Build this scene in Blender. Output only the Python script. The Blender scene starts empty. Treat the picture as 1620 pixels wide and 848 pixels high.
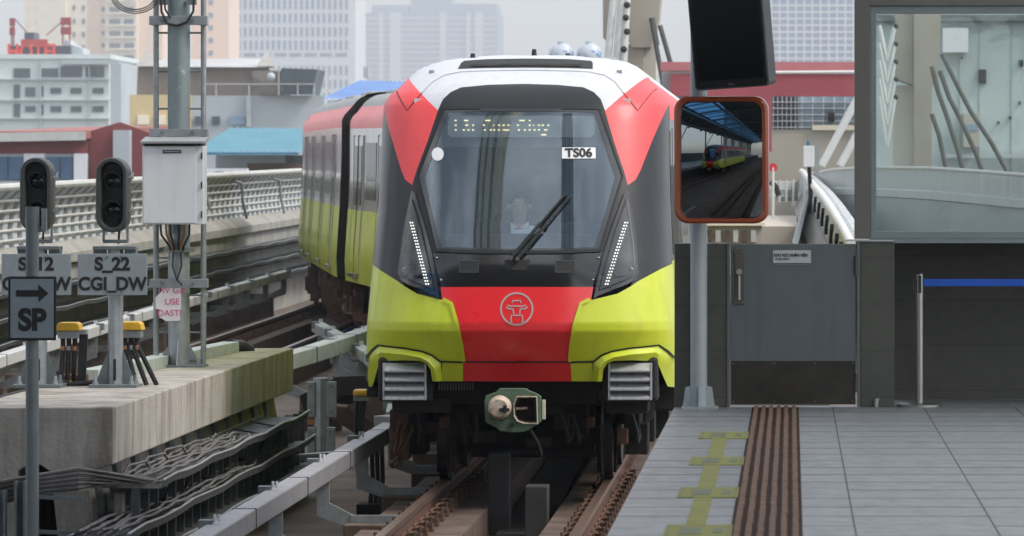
import bpy, bmesh, math, random
from mathutils import Vector, Matrix, noise
random.seed(7)
SC = bpy.context.scene
COL = SC.collection
R = math.radians
# ---------------------------------------------------------------- camera
F = 7500.0; CX = 1252.0; CY = 292.0; CZ = 2.72      # level camera looking along the track, shifted lens
cam_d = bpy.data.cameras.new('camera'); cam = bpy.data.objects.new('camera', cam_d); COL.objects.link(cam)
cam.location = (0, 0, CZ); cam.rotation_euler = (R(90), 0, 0)
cam_d.sensor_width = 36; cam_d.lens = 36 * F / 1620
cam_d.shift_x = (810 - CX) / 1620; cam_d.shift_y = -(424 - CY) / 1620
cam_d.clip_start = 0.5; cam_d.clip_end = 9000
cam_d.dof.use_dof = True; cam_d.dof.focus_distance = 41.0; cam_d.dof.aperture_fstop = 7.5
SC.camera = cam
# ---------------------------------------------------------------- light
SUN_EL = 50; SUN_AZ = 108           # azimuth measured from +Y (view direction) towards +X
w = bpy.data.worlds.new('World'); SC.world = w; w.use_nodes = True
nt = w.node_tree
bg = nt.nodes['Background']; sky = nt.nodes.new('ShaderNodeTexSky'); sky.sky_type = 'NISHITA'
sky.sun_disc = False; sky.sun_elevation = R(SUN_EL); sky.sun_rotation = R(SUN_AZ)
sky.air_density = 1.0; sky.dust_density = 1.2; sky.ozone_density = 1.0; sky.altitude = 0
hs = nt.nodes.new('ShaderNodeHueSaturation'); hs.inputs['Saturation'].default_value = .42      # thick summer haze whitens the sky
nt.links.new(sky.outputs[0], hs.inputs['Color'])
tc_ = nt.nodes.new('ShaderNodeTexCoord'); mp_w = nt.nodes.new('ShaderNodeMapping'); mp_w.inputs['Scale'].default_value = (1, 1, 2.2)
cl_ = nt.nodes.new('ShaderNodeTexNoise'); cl_.inputs['Scale'].default_value = 2.6; cl_.inputs['Detail'].default_value = 6; cl_.inputs['Roughness'].default_value = .55
cr_ = nt.nodes.new('ShaderNodeMapRange'); cr_.inputs['From Min'].default_value = .42; cr_.inputs['From Max'].default_value = .72; cr_.inputs['To Max'].default_value = 1
sx_ = nt.nodes.new('ShaderNodeSeparateXYZ'); el_ = nt.nodes.new('ShaderNodeMapRange'); el_.inputs['From Min'].default_value = .15; el_.inputs['From Max'].default_value = .5
mu_ = nt.nodes.new('ShaderNodeMath'); mu_.operation = 'MULTIPLY'; mxw = nt.nodes.new('ShaderNodeMix'); mxw.data_type = 'RGBA'
mxw.inputs[7].default_value = (9.5, 9.5, 9.7, 1)
nt.links.new(tc_.outputs['Generated'], mp_w.inputs[0]); nt.links.new(mp_w.outputs[0], cl_.inputs['Vector']); nt.links.new(cl_.outputs['Fac'], cr_.inputs[0])
nt.links.new(tc_.outputs['Generated'], sx_.inputs[0]); nt.links.new(sx_.outputs[2], el_.inputs[0]); nt.links.new(cr_.outputs[0], mu_.inputs[0]); nt.links.new(el_.outputs[0], mu_.inputs[1])
nt.links.new(mu_.outputs[0], mxw.inputs[0]); nt.links.new(hs.outputs[0], mxw.inputs[6]); nt.links.new(mxw.outputs[2], bg.inputs[0]); bg.inputs[1].default_value = 0.13
sl = bpy.data.lights.new('sun', 'SUN'); so = bpy.data.objects.new('sun', sl); COL.objects.link(so)
sl.energy = 1.5; sl.angle = R(16); sl.color = (1, 0.95, 0.88)
sd = Vector((math.sin(R(SUN_AZ)) * math.cos(R(SUN_EL)), math.cos(R(SUN_AZ)) * math.cos(R(SUN_EL)), math.sin(R(SUN_EL))))
so.rotation_euler = sd.to_track_quat('Z', 'Y').to_euler()
so.location = (60, 40, 80)
SC.view_settings.view_transform = 'Standard'; SC.view_settings.look = 'None'
SC.view_settings.exposure = 1.02; SC.view_settings.gamma = 1; SC.view_settings.use_curve_mapping = False
SC.cycles.max_bounces = 8; SC.cycles.transparent_max_bounces = 12
SC.cycles.use_denoising = True; SC.cycles.caustics_reflective = False; SC.cycles.caustics_refractive = False

# ---------------------------------------------------------------- helpers
def P(px, py, Y):                       # the world point that stands at distance Y behind a photo pixel
    return Vector(((px - CX) * Y / F, Y, CZ - (py - CY) * Y / F))

def mat(name, col, rough=0.6, metal=0.0, var=0.12, scale=3.0, bump=0.0, bscale=None, col2=None, streak=False,
        spec=0.5, coat=0.0, emis=0.0, stretch=None, detail=5.0, contrast=None):
    m = bpy.data.materials.new(name); m.use_nodes = True; n = m.node_tree.nodes; l = m.node_tree.links
    b = n['Principled BSDF']; b.inputs['Roughness'].default_value = rough; b.inputs['Metallic'].default_value = metal
    b.inputs['Specular IOR Level'].default_value = spec; b.inputs['Coat Weight'].default_value = coat
    b.inputs['Coat Roughness'].default_value = 0.10
    c = tuple(col) + (1,)
    if var > 0 or col2:
        tc = n.new('ShaderNodeTexCoord'); mp = n.new('ShaderNodeMapping'); no = n.new('ShaderNodeTexNoise')
        l.new(tc.outputs['Object'], mp.inputs[0]); l.new(mp.outputs[0], no.inputs['Vector'])
        if streak: mp.inputs['Scale'].default_value = (1, 1, 0.06)
        if stretch: mp.inputs['Scale'].default_value = stretch
        no.inputs['Scale'].default_value = scale; no.inputs['Detail'].default_value = detail; no.inputs['Roughness'].default_value = 0.62
        cr = n.new('ShaderNodeValToRGB'); lo, hi = contrast or (0.3, 0.7)
        cr.color_ramp.elements[0].position = lo; cr.color_ramp.elements[1].position = hi
        d = tuple(col2) + (1,) if col2 else tuple(max(0, x * (1 - 2 * var)) for x in col) + (1,)
        cr.color_ramp.elements[0].color = d; cr.color_ramp.elements[1].color = c
        l.new(no.outputs['Fac'], cr.inputs[0]); l.new(cr.outputs[0], b.inputs['Base Color'])
        if rough > 0.12:
            mr = n.new('ShaderNodeMapRange'); mr.inputs['To Min'].default_value = min(1, rough + 0.1); mr.inputs['To Max'].default_value = max(0.02, rough - 0.08)
            l.new(no.outputs['Fac'], mr.inputs[0]); l.new(mr.outputs[0], b.inputs['Roughness'])
    else:
        b.inputs['Base Color'].default_value = c
    if bump > 0:
        tc2 = n.new('ShaderNodeTexCoord'); n2 = n.new('ShaderNodeTexNoise'); n2.inputs['Scale'].default_value = bscale or 30
        n2.inputs['Detail'].default_value = 4
        bp = n.new('ShaderNodeBump'); bp.inputs['Strength'].default_value = bump; bp.inputs['Distance'].default_value = 0.02
        l.new(tc2.outputs['Object'], n2.inputs['Vector']); l.new(n2.outputs['Fac'], bp.inputs['Height']); l.new(bp.outputs[0], b.inputs['Normal'])
    if emis:
        b.inputs['Emission Color'].default_value = c; b.inputs['Emission Strength'].default_value = emis
    return m

def glassmat(name, tint=(.8, .85, .85), refl=0.1, rough=0.0, rtint=(1, 1, 1), wave=0.0, wscale=3.0):
    m = bpy.data.materials.new(name); m.use_nodes = True; n = m.node_tree.nodes; l = m.node_tree.links
    n.remove(n['Principled BSDF']); out = n['Material Output']
    tr = n.new('ShaderNodeBsdfTransparent'); tr.inputs[0].default_value = tuple(tint) + (1,)
    gl = n.new('ShaderNodeBsdfGlossy'); gl.inputs[0].default_value = tuple(rtint) + (1,); gl.inputs['Roughness'].default_value = rough
    fr = n.new('ShaderNodeFresnel'); fr.inputs[0].default_value = 1.5
    ad = n.new('ShaderNodeMath'); ad.operation = 'ADD'; ad.use_clamp = True; ad.inputs[1].default_value = refl
    mx = n.new('ShaderNodeMixShader'); l.new(fr.outputs[0], ad.inputs[0]); l.new(ad.outputs[0], mx.inputs[0])
    l.new(tr.outputs[0], mx.inputs[1]); l.new(gl.outputs[0], mx.inputs[2]); l.new(mx.outputs[0], out.inputs[0])
    if wave:
        tc2 = n.new('ShaderNodeTexCoord'); n2 = n.new('ShaderNodeTexNoise'); n2.inputs['Scale'].default_value = wscale
        bp = n.new('ShaderNodeBump'); bp.inputs['Strength'].default_value = wave; bp.inputs['Distance'].default_value = 0.02
        l.new(tc2.outputs['Object'], n2.inputs['Vector']); l.new(n2.outputs['Fac'], bp.inputs['Height']); l.new(bp.outputs[0], gl.inputs['Normal'])
    return m

def dirty(m, streak=.12, speck=.25, sc=1.0):            # drip streaks, dust film and small specks worked into a paint
    n = m.node_tree.nodes; l = m.node_tree.links; b = n['Principled BSDF']; inp = b.inputs['Base Color']
    tc = n.new('ShaderNodeTexCoord'); mp = n.new('ShaderNodeMapping'); mp.inputs['Scale'].default_value = (1, 1, .09); l.new(tc.outputs['Object'], mp.inputs[0])
    a = n.new('ShaderNodeTexNoise'); a.inputs['Scale'].default_value = 11 * sc; a.inputs['Detail'].default_value = 6; l.new(mp.outputs[0], a.inputs['Vector'])
    r1 = n.new('ShaderNodeMapRange'); r1.inputs['From Min'].default_value = .5; r1.inputs['From Max'].default_value = .72; r1.inputs['To Min'].default_value = 1; r1.inputs['To Max'].default_value = 1 - streak; l.new(a.outputs['Fac'], r1.inputs[0])
    c = n.new('ShaderNodeTexNoise'); c.inputs['Scale'].default_value = 46 * sc; c.inputs['Detail'].default_value = 3; l.new(tc.outputs['Object'], c.inputs['Vector'])
    r2 = n.new('ShaderNodeMapRange'); r2.inputs['From Min'].default_value = .66; r2.inputs['From Max'].default_value = .72; r2.inputs['To Min'].default_value = 1; r2.inputs['To Max'].default_value = 1 - speck; l.new(c.outputs['Fac'], r2.inputs[0])
    mu = n.new('ShaderNodeMath'); mu.operation = 'MULTIPLY'; l.new(r1.outputs[0], mu.inputs[0]); l.new(r2.outputs[0], mu.inputs[1])
    mx = n.new('ShaderNodeMix'); mx.data_type = 'RGBA'; mx.blend_type = 'MULTIPLY'; mx.inputs[0].default_value = 1
    if inp.is_linked: l.new(inp.links[0].from_socket, mx.inputs[6])
    else: mx.inputs[6].default_value = tuple(inp.default_value)
    l.new(mu.outputs[0], mx.inputs[7]); l.new(mx.outputs[2], inp)
    d = n.new('ShaderNodeTexNoise'); d.inputs['Scale'].default_value = 2.2 * sc; d.inputs['Detail'].default_value = 7; l.new(tc.outputs['Object'], d.inputs['Vector'])
    r3 = n.new('ShaderNodeMapRange'); r3.inputs['To Min'].default_value = .04; r3.inputs['To Max'].default_value = .30; l.new(d.outputs['Fac'], r3.inputs[0]); l.new(r3.outputs[0], b.inputs['Coat Roughness'])
    return m
ORG = {}
def org(o): return ORG.get(o.name, Vector((0, 0, 0))) if o else Vector((0, 0, 0))

def tag(o, label=None, cat=None, group=None, kind=None):
    if label: o['label'] = label
    if cat: o['category'] = cat
    if group: o['group'] = group
    if kind: o['kind'] = kind
    return o

def thing(name, loc, label, cat, group=None):
    o = bpy.data.objects.new(name, None); COL.objects.link(o); o.location = loc; o.empty_display_size = 0.2
    ORG[o.name] = Vector(loc)
    return tag(o, label, cat, group)

class MB:
    def __init__(s): s.v = []; s.f = []
    def add(s, vs, fs):
        k = len(s.v); s.v += [tuple(v) for v in vs]; s.f += [tuple(k + i for i in f) for f in fs]; return s
    def box(s, c, d, rot=None):
        x, y, z = d[0] / 2, d[1] / 2, d[2] / 2
        vs = [Vector((a * x, b * y, e * z)) for e in (-1, 1) for b in (-1, 1) for a in (-1, 1)]
        if rot is not None: vs = [rot @ v for v in vs]
        vs = [v + Vector(c) for v in vs]
        return s.add(vs, [(0, 2, 3, 1), (4, 5, 7, 6), (0, 1, 5, 4), (2, 6, 7, 3), (0, 4, 6, 2), (1, 3, 7, 5)])
    def bb(s, x0, x1, y0, y1, z0, z1):
        return s.box(((x0 + x1) / 2, (y0 + y1) / 2, (z0 + z1) / 2), (abs(x1 - x0), abs(y1 - y0), abs(z1 - z0)))
    def bar(s, a, b, w_, h_, up=(0, 0, 1)):
        a = Vector(a); b = Vector(b); d = (b - a)
        q = d.normalized(); u = Vector(up)
        if abs(q.dot(u)) > 0.98: u = Vector((0, 1, 0))
        sx = q.cross(u).normalized() * w_ / 2; uu = sx.cross(q).normalized() * h_ / 2
        vs = [p + i * sx + j * uu for p in (a, b) for i, j in ((-1, -1), (1, -1), (1, 1), (-1, 1))]
        return s.add(vs, [(0, 3, 2, 1), (4, 5, 6, 7), (0, 1, 5, 4), (1, 2, 6, 5), (2, 3, 7, 6), (3, 0, 4, 7)])
    def tube(s, pts, r, n=8, cap=True):
        pts = [Vector(p) for p in pts]; k = len(s.v); m = len(pts); prev = None
        for i, p in enumerate(pts):
            t = (pts[min(i + 1, m - 1)] - pts[max(i - 1, 0)]).normalized()
            if prev is None:
                a = Vector((0, 0, 1)) if abs(t.z) < 0.9 else Vector((1, 0, 0))
                u = t.cross(a).normalized()
            else:
                u = (prev - t * prev.dot(t)).normalized()
            prev = u; v = t.cross(u); rr = r[i] if isinstance(r, (list, tuple)) else r
            s.v += [tuple(p + rr * (math.cos(2 * math.pi * j / n) * u + math.sin(2 * math.pi * j / n) * v)) for j in range(n)]
        for i in range(m - 1):
            for j in range(n):
                s.f.append((k + i * n + j, k + i * n + (j + 1) % n, k + (i + 1) * n + (j + 1) % n, k + (i + 1) * n + j))
        if cap:
            s.f.append(tuple(k + j for j in reversed(range(n)))); s.f.append(tuple(k + (m - 1) * n + j for j in range(n)))
        return s
    def prism(s, poly, vec):                        # closed 3-D polygon swept along vec
        n = len(poly); vec = Vector(vec); a = [Vector(p) for p in poly]
        fs = [tuple(range(n)), tuple(reversed(range(n, 2 * n)))] + [(i, n + i, n + (i + 1) % n, (i + 1) % n) for i in range(n)]
        return s.add(a + [p + vec for p in a], fs)
    def grid(s, rows):                              # rows of points -> quads
        k = len(s.v); n = len(rows[0])
        for r_ in rows: s.v += [tuple(p) for p in r_]
        for i in range(len(rows) - 1):
            for j in range(n - 1): s.f.append((k + i * n + j, k + i * n + j + 1, k + (i + 1) * n + j + 1, k + (i + 1) * n + j))
        return s
    def sphere(s, c, r, nu=16, nv=10, zs=1.0):
        c = Vector(c); rows = []
        for i in range(nv + 1):
            t = math.pi * i / nv
            rows.append([c + Vector((r * math.sin(t) * math.cos(2 * math.pi * j / nu), r * math.sin(t) * math.sin(2 * math.pi * j / nu), zs * r * math.cos(t))) for j in range(nu + 1)])
        return s.grid(rows)
    def build(s, name, m, parent=None, smooth=False, bevel=0.0, label=None, norm=True):
        o0 = org(parent)
        me = bpy.data.meshes.new(name)
        me.from_pydata([(v[0] - o0[0], v[1] - o0[1], v[2] - o0[2]) for v in s.v], [], s.f)
        if norm:
            bm = bmesh.new(); bm.from_mesh(me)
            bmesh.ops.remove_doubles(bm, verts=bm.verts, dist=1e-5)
            bmesh.ops.recalc_face_normals(bm, faces=bm.faces); bm.to_mesh(me); bm.free()
        if smooth: me.polygons.foreach_set('use_smooth', [True] * len(me.polygons))
        me.materials.append(m)
        o = bpy.data.objects.new(name, me); COL.objects.link(o)
        if smooth and smooth != 'full':
            try: me.set_sharp_from_angle(angle=R(40))
            except Exception: pass
        if parent: o.parent = parent; ORG[o.name] = Vector(o0)
        if bevel:
            b = o.modifiers.new('bevel', 'BEVEL'); b.width = bevel; b.segments = 2; b.limit_method = 'ANGLE'; b.angle_limit = R(50)
        if label: o['label'] = label
        return o

def children(o): return [c for c in COL.objects if c.parent is o]
def copy_tree(o, parent=None):
    c = o.copy(); COL.objects.link(c)
    if parent: c.parent = parent
    for ch in list(o.children): copy_tree(ch, c)
    return c

_fontcache = {}
def text(name, body, size, m, parent, at, rot=(R(90), 0, 0), align='CENTER', ext=0.001, off=0.0, sx=1.0, xf=None):
    cu = bpy.data.curves.new(name, 'FONT'); cu.body = body; cu.size = size; cu.align_x = align; cu.align_y = 'CENTER'
    cu.extrude = ext; cu.offset = off; cu.space_line = 0.95
    t = bpy.data.objects.new(name, cu); COL.objects.link(t)
    bpy.context.view_layer.update()
    me = bpy.data.meshes.new_from_object(t.evaluated_get(bpy.context.evaluated_depsgraph_get()))
    bpy.data.objects.remove(t); bpy.data.curves.remove(cu)
    M = Matrix.Translation(Vector(at) - org(parent)) @ (xf or Matrix.Identity(4)) @ (Matrix.Rotation(rot[2], 4, 'Z') @ Matrix.Rotation(rot[1], 4, 'Y') @ Matrix.Rotation(rot[0], 4, 'X')) @ Matrix.Diagonal((sx, 1, 1, 1))
    me.transform(M); me.materials.clear(); me.materials.append(m)
    o = bpy.data.objects.new(name, me); COL.objects.link(o); o.parent = parent
    if parent: ORG[o.name] = org(parent)
    return o

def wob(a, b, n, amp, seed, f=1.0):
    a = Vector(a); b = Vector(b); out = []
    for i in range(n + 1):
        t = i / n; p = a.lerp(b, t)
        q = noise.noise_vector(Vector((t * f * 6 + seed * 7.3, seed * 1.7, 0.3)))
        out.append(p + amp * q)
    return out

# ---------------------------------------------------------------- materials
M = {}
HAZE = 0.00055
M['galv'] = mat('galvanised_steel', (.36, .39, .40), .42, .55, var=.16, scale=9, bump=.1, bscale=40)
M['galv_dark'] = mat('dark_galvanised_steel', (.20, .225, .23), .5, .4, var=.16, scale=9)
M['pole_grey'] = mat('grey_pole_paint', (.17, .19, .195), .45, .1, var=.1, scale=8)
M['pole_light'] = mat('light_pole_paint', (.42, .45, .46), .4, .1, var=.07, scale=6)
M['peel'] = mat('weathered_galvanised_pole', (.20, .245, .25), .5, .35, col2=(.42, .45, .45), scale=7, contrast=(.34, .42), bump=.1)
M['white_box'] = mat('white_cabinet_paint', (.66, .67, .69), .35, var=.03, scale=2, coat=.2)
M['grey_lid'] = mat('grey_cabinet_lid', (.33, .34, .35), .5, .2)
M['black_plastic'] = mat('black_plastic', (.018, .018, .018), .38, var=.15, scale=6)
M['black_housing'] = mat('signal_housing', (.05, .055, .052), .5, var=.12, scale=8)
M['dark_lens'] = mat('dark_signal_lens', (.01, .011, .012), .12, var=0, spec=.6)
M['sign_grey'] = mat('reflective_sign_sheet', (.26, .30, .32), .45, var=.06, scale=5)
M['sign_black'] = mat('black_sign_lettering', (.01, .01, .01), .6, var=0)
M['yellow'] = mat('yellow_enclosure', (.72, .43, .02), .4, var=.15, scale=14, col2=(.5, .3, .03))
M['orange'] = mat('orange_reflector', (.75, .2, .02), .35, var=.05)
M['rubber'] = mat('black_rubber', (.012, .012, .013), .6, var=.1)
M['copper'] = mat('copper_lug', (.45, .2, .09), .4, .4)
M['cable'] = mat('grey_cable_sheath', (.14, .13, .125), .6, var=.25, scale=6, col2=(.05, .047, .045))
M['cable_light'] = mat('pale_cable_sheath', (.30, .28, .26), .6, var=.2, scale=6)
M['trough'] = mat('pale_trough_paint', (.38, .42, .38), .6, var=.14, scale=5)
M['rail_side'] = mat('rusty_rail', (.13, .055, .03), .75, var=.2, scale=12, col2=(.06, .03, .02), bump=.2)
M['rail_top'] = mat('polished_rail_head', (.26, .17, .13), .34, .6, var=.25, scale=14)
M['rust'] = mat('rust_brown_steel', (.16, .075, .04), .8, var=.25, scale=9, col2=(.045, .027, .02), bump=.3)
M['underdark'] = mat('grimy_shaded_underframe', (.020, .018, .016), .8, var=.3, scale=5, col2=(.008, .007, .007), spec=.2)  # grime, darkened further so the underbody shade sits in the colour
M['undergrey'] = mat('dirty_shaded_underframe', (.040, .036, .032), .8, spec=.2, var=.25, scale=5)  # greyer underframe dirt, underbody shade put into the colour as well
M['blue_edge'] = mat('blue_painted_edge', (.03, .12, .42), .5)
def concrete(name, c1, c2, streakc, green=False):
    m = mat(name, c1, .85, var=0, col2=c2, scale=2.2, bump=.35, bscale=26, contrast=(.25, .75))
    n = m.node_tree.nodes; l = m.node_tree.links; b = n['Principled BSDF']
    base = b.inputs['Base Color'].links[0].from_socket
    tc = n.new('ShaderNodeTexCoord'); mp = n.new('ShaderNodeMapping'); mp.inputs['Scale'].default_value = (1, 1.7, .17)
    no = n.new('ShaderNodeTexNoise'); no.inputs['Scale'].default_value = 2.6; no.inputs['Detail'].default_value = 9; no.inputs['Roughness'].default_value = .7
    cr = n.new('ShaderNodeValToRGB'); cr.color_ramp.elements[0].position = .46; cr.color_ramp.elements[1].position = .68
    l.new(tc.outputs['Object'], mp.inputs[0]); l.new(mp.outputs[0], no.inputs['Vector']); l.new(no.outputs['Fac'], cr.inputs[0])
    mx = n.new('ShaderNodeMix'); mx.data_type = 'RGBA'; mx.blend_type = 'MULTIPLY'
    l.new(cr.outputs[0], mx.inputs[0]); l.new(base, mx.inputs[6]); mx.inputs[7].default_value = tuple(streakc) + (1,)
    last = mx.outputs[2]
    if green:                                     # algae grown on the far half of the beam
        sp = n.new('ShaderNodeSeparateXYZ'); l.new(tc.outputs['Object'], sp.inputs[0])
        ma = n.new('ShaderNodeMath'); ma.operation = 'MULTIPLY_ADD'; ma.inputs[1].default_value = 3.5
        l.new(no.outputs['Fac'], ma.inputs[0]); l.new(sp.outputs[1], ma.inputs[2])
        mr = n.new('ShaderNodeMapRange'); mr.inputs['From Min'].default_value = 8.0; mr.inputs['From Max'].default_value = 11.5
        l.new(ma.outputs[0], mr.inputs[0])
        m2 = n.new('ShaderNodeMix'); m2.data_type = 'RGBA'; m2.blend_type = 'MULTIPLY'
        l.new(mr.outputs[0], m2.inputs[0]); l.new(last, m2.inputs[6]); m2.inputs[7].default_value = (.88, .93, .56, 1); last = m2.outputs[2]
    l.new(last, b.inputs['Base Color'])
    return m
M['conc'] = concrete('weathered_concrete', (.44, .40, .36), (.31, .285, .25), (.5, .45, .38))
M['conc_green'] = concrete('algae_streaked_concrete', (.42, .385, .345), (.29, .265, .23), (.42, .385, .335), True)
dirty(M['white_box'], .10, .15); dirty(M['sign_grey'], .10, .2, 2)
M['slab'] = mat('brown_dusty_slab', (.19, .15, .12), .85, var=0, col2=(.085, .066, .052), scale=1.3, bump=.3, bscale=18, detail=8)
M['plinth'] = mat('track_plinth_concrete', (.145, .10, .073), .85, var=0, col2=(.06, .04, .03), scale=3, bump=.3)
M['parapet'] = mat('parapet_concrete', (.36, .35, .32), .85, var=0, col2=(.22, .21, .18), scale=1.2, bump=.2)
# ---------------------------------------------------------------- ground, deck, slab (the setting)
def grade(Y): return 0.0 if Y < 46 else (Y - 46) * 0.0088
M['street'] = mat('city_ground', (.20, .20, .19), .9, var=.2, scale=.05)
M['darkconc'] = mat('dark_concrete', (.05, .047, .044), .9, var=.2, scale=2)  # near-black concrete for the channel, blocks and platform underside
tag(MB().bb(-1500, 1500, -300, 3200, -10.5, -10).build('ground', M['street']), kind='structure')
# viaduct deck: sheets following the grade
def deck(x0, x1, ys, zoff, th, m, name):
    b = MB()
    for a, c in zip(ys[:-1], ys[1:]):
        za, zc = grade(a) + zoff, grade(c) + zoff
        b.prism([(x0, a, za), (x1, a, za), (x1, a, za - th), (x0, a, za - th)], (0, 0, 0)) if False else None
        b.add([(x0, a, za), (x1, a, za), (x1, c, zc), (x0, c, zc), (x0, a, za - th), (x1, a, za - th), (x1, c, zc - th), (x0, c, zc - th)],
              [(0, 1, 2, 3), (7, 6, 5, 4), (0, 3, 7, 4), (1, 5, 6, 2)])
    o = b.build(name, m); return tag(o, kind='structure')
YS = [-70, 0, 30, 46] + list(range(52, 190, 8))
deck(-11.6, 1.3, YS, -0.45, 1.6, M['slab'], 'track_slab')

# ---------------------------------------------------------------- tracks
def rail_thing(name, path, label, group, fast=True, y0=None, y1=None):
    t = thing(name, path[0], label, 'rail', group)
    def prof(x0, x1, z0, z1, nm, m):
        b = MB(); k = len(path)
        rows = []
        for i, p in enumerate(path):
            q = path[min(i + 1, k - 1)] - path[max(i - 1, 0)]; s_ = Vector((q.y, -q.x, 0)).normalized()
            rows.append([p + s_ * x0 + Vector((0, 0, z0)), p + s_ * x1 + Vector((0, 0, z0)), p + s_ * x1 + Vector((0, 0, z1)), p + s_ * x0 + Vector((0, 0, z1)), p + s_ * x0 + Vector((0, 0, z0))])
        b.grid(rows); b.add(rows[0][:4], [(0, 1, 2, 3)]); b.add(rows[-1][:4], [(3, 2, 1, 0)])
        return b.build(nm, m, t)
    prof(-.036, .036, -.045, 0, 'rail_head', M['rail_top'])
    prof(-.010, .010, -.146, -.045, 'rail_web', M['rail_side'])
    prof(-.07, .07, -.17, -.146, 'rail_foot', M['rail_side'])
    if fast:
        y = y0; proto = None
        while y < y1:
            for i in range(len(path) - 1):
                if path[i].y <= y < path[i + 1].y:
                    p = path[i].lerp(path[i + 1], (y - path[i].y) / (path[i + 1].y - path[i].y))
            if proto is None:
                b = MB()
                b.box(p + Vector((0, 0, -.185)), (.36, .16, .026))
                for s_ in (-1, 1):
                    b.box(p + Vector((s_ * .15, 0, -.16)), (.05, .12, .05))
                    pts = [p + Vector((s_ * (.11 + .045 * math.cos(a)), .05 * math.sin(a) , -.11 + .02 * math.sin(a))) for a in [k_ * math.pi / 5 for k_ in range(10)]]
                    b.tube(pts, .013, 6)
                    b.tube([p + Vector((s_ * .155, 0, -.17)), p + Vector((s_ * .155, 0, -.075))], .014, 6)
                proto = b.build('fastener', M['rust'], t); p0 = p.copy()
            else:
                c = proto.copy(); COL.objects.link(c); c.parent = t; c.location = p - p0
            y += 0.6
    return t
TX = -2.44
NC = [(56, -2.44), (62, -2.85), (70, -4.35), (78, -6.10), (86, -7.35), (94, -8.5)]
def near_cx(Y):
    if Y <= 56: return TX
    for (a, u), (b_, v) in zip(NC[:-1], NC[1:]):
        if Y <= b_: return u + (v - u) * (Y - a) / (b_ - a)
    return -8.5
def path(off, ys, f): return [Vector((f(y) + off, y, grade(y))) for y in ys]
ysn = [-60, 0, 30, 46, 55, 58, 61, 64, 67, 70, 76, 82, 88, 94]
rail_thing('rail', path(-.75, ysn, near_cx), 'left rail of the track the near train stands on, beside the grey conductor cover', 'rails of the near track', True, 30.3, 47)
rail_thing('rail', path(.75, ysn, near_cx), 'right rail of the near track, running close beneath the platform edge', 'rails of the near track', True, 30.3, 47)
ysf = [-60, 0, 30, 46] + list(range(52, 186, 6))
ff = lambda y: -8.5
rail_thing('rail', path(-.78, ysf, ff), 'rusty left rail of the farther track, nearest the slanted cable racks', 'rails of the far track', True, 68, 90)
rail_thing('rail', path(.78, ysf, ff), 'rusty right rail of the farther track, with a blue strip at its foot', 'rails of the far track', True, 64, 88)
# concrete plinths under the rails
def strip(name, x0, x1, ys, f, z0, z1, m, kind='structure', lab=None, cat=None, grp=None):
    b = MB(); rows = []
    for y in ys:
        g = grade(y); c = f(y)
        rows.append([(c + x0, y, z1 + g), (c + x1, y, z1 + g), (c + x1, y, z0 + g), (c + x0, y, z0 + g), (c + x0, y, z1 + g)])
    b.grid(rows); b.add(rows[0][:4], [(0, 1, 2, 3)])
    o = b.build(name, m)
    return tag(o, lab, cat, grp, kind)
strip('track_plinth', -1.2, -.33, [-60, 0, 30, 34], near_cx, -.45, -.20, M['plinth'])
for a, c in ((34.04, 39.6), (39.64, 45.3), (45.34, 52), (52.04, 60), (60.04, 76), (76.04, 92)):
    ys_ = [a + (c - a) * i / 5 for i in range(6)]
    strip('track_plinth', -1.2, -.30, ys_, near_cx, -.45, -.20, M['plinth'])
    strip('track_plinth', .34, 1.15, ys_, near_cx, -.45, -.20, M['plinth'])
for s_ in (-1, 1):
    strip('track_plinth', s_ * .78 - .4, s_ * .78 + .4, [30, 46] + list(range(52, 186, 6)), ff, -.45, -.20, M['plinth'])
strip('cable_channel', -.2, .2, [30, 46, 58], near_cx, -.449, -.40, M['darkconc'])
# blue painted strip at the foot of the far track
tag(MB().bar((-7.62, 66, grade(66) - .12), (-7.62, 86, grade(86) - .12), .05, .09).build('blue_kerb_strip', M['blue_edge']), 'blue painted strip running along the right rail of the far track', 'strip')
tag(MB().bar((-9.9, 60, grade(60) - .3), (-9.9, 92, grade(92) - .3), .5, .12).build('walkway_edge', M['plinth']), kind='structure')
# blocks between the rails under the train nose
for i, (px, py, Y, wx, hz, lb) in enumerate([(790, 770, 43.0, .19, .30, 'upright dark block between the rails beneath the train nose'),
                                            (849, 797, 42.0, .20, .16, 'low dark block between the rails, right of the upright block')]):
    p = P(px, py, Y); z0 = -.45
    tag(MB().bb(p.x - wx / 2, p.x + wx / 2, Y - .1, Y + .25, z0, p.z + hz).build('buffer_block', M['darkconc'], bevel=.01), lb, 'block')

# ---------------------------------------------------------------- the train
XC, YF = TX, 42.0
WT = [(0.80, 1.39), (1.2, 1.405), (1.53, 1.385), (1.98, 1.354), (2.5, 1.326), (2.96, 1.318), (3.338, 1.316), (3.461, 1.312), (3.544, 1.265),
      (3.603, 1.196), (3.72, 1.108), (3.77, 1.066), (3.828, .99), (3.876, .893), (3.907, .73), (3.927, .44), (3.939, .10), (3.945, .05)]
ST = [(0.7, .24), (.95, .20), (1.42, .0), (1.5, .0), (1.815, .10), (2.0, .17), (2.16, .24), (2.5, .38), (2.9, .55), (3.2, .69), (3.39, .79), (3.5, .87),
      (3.6, .98), (3.7, 1.18), (3.78, 1.42), (3.83, 1.62), (3.876, 1.85), (3.907, 2.0), (3.927, 2.1), (3.945, 2.2)]
def lin(T, z):
    if z <= T[0][0]: return T[0][1]
    for (a, va), (b, vb) in zip(T[:-1], T[1:]):
        if z <= b: return va + (vb - va) * (z - a) / (b - a)
    return T[-1][1]
def Wz(z): return lin(WT, z)
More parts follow.
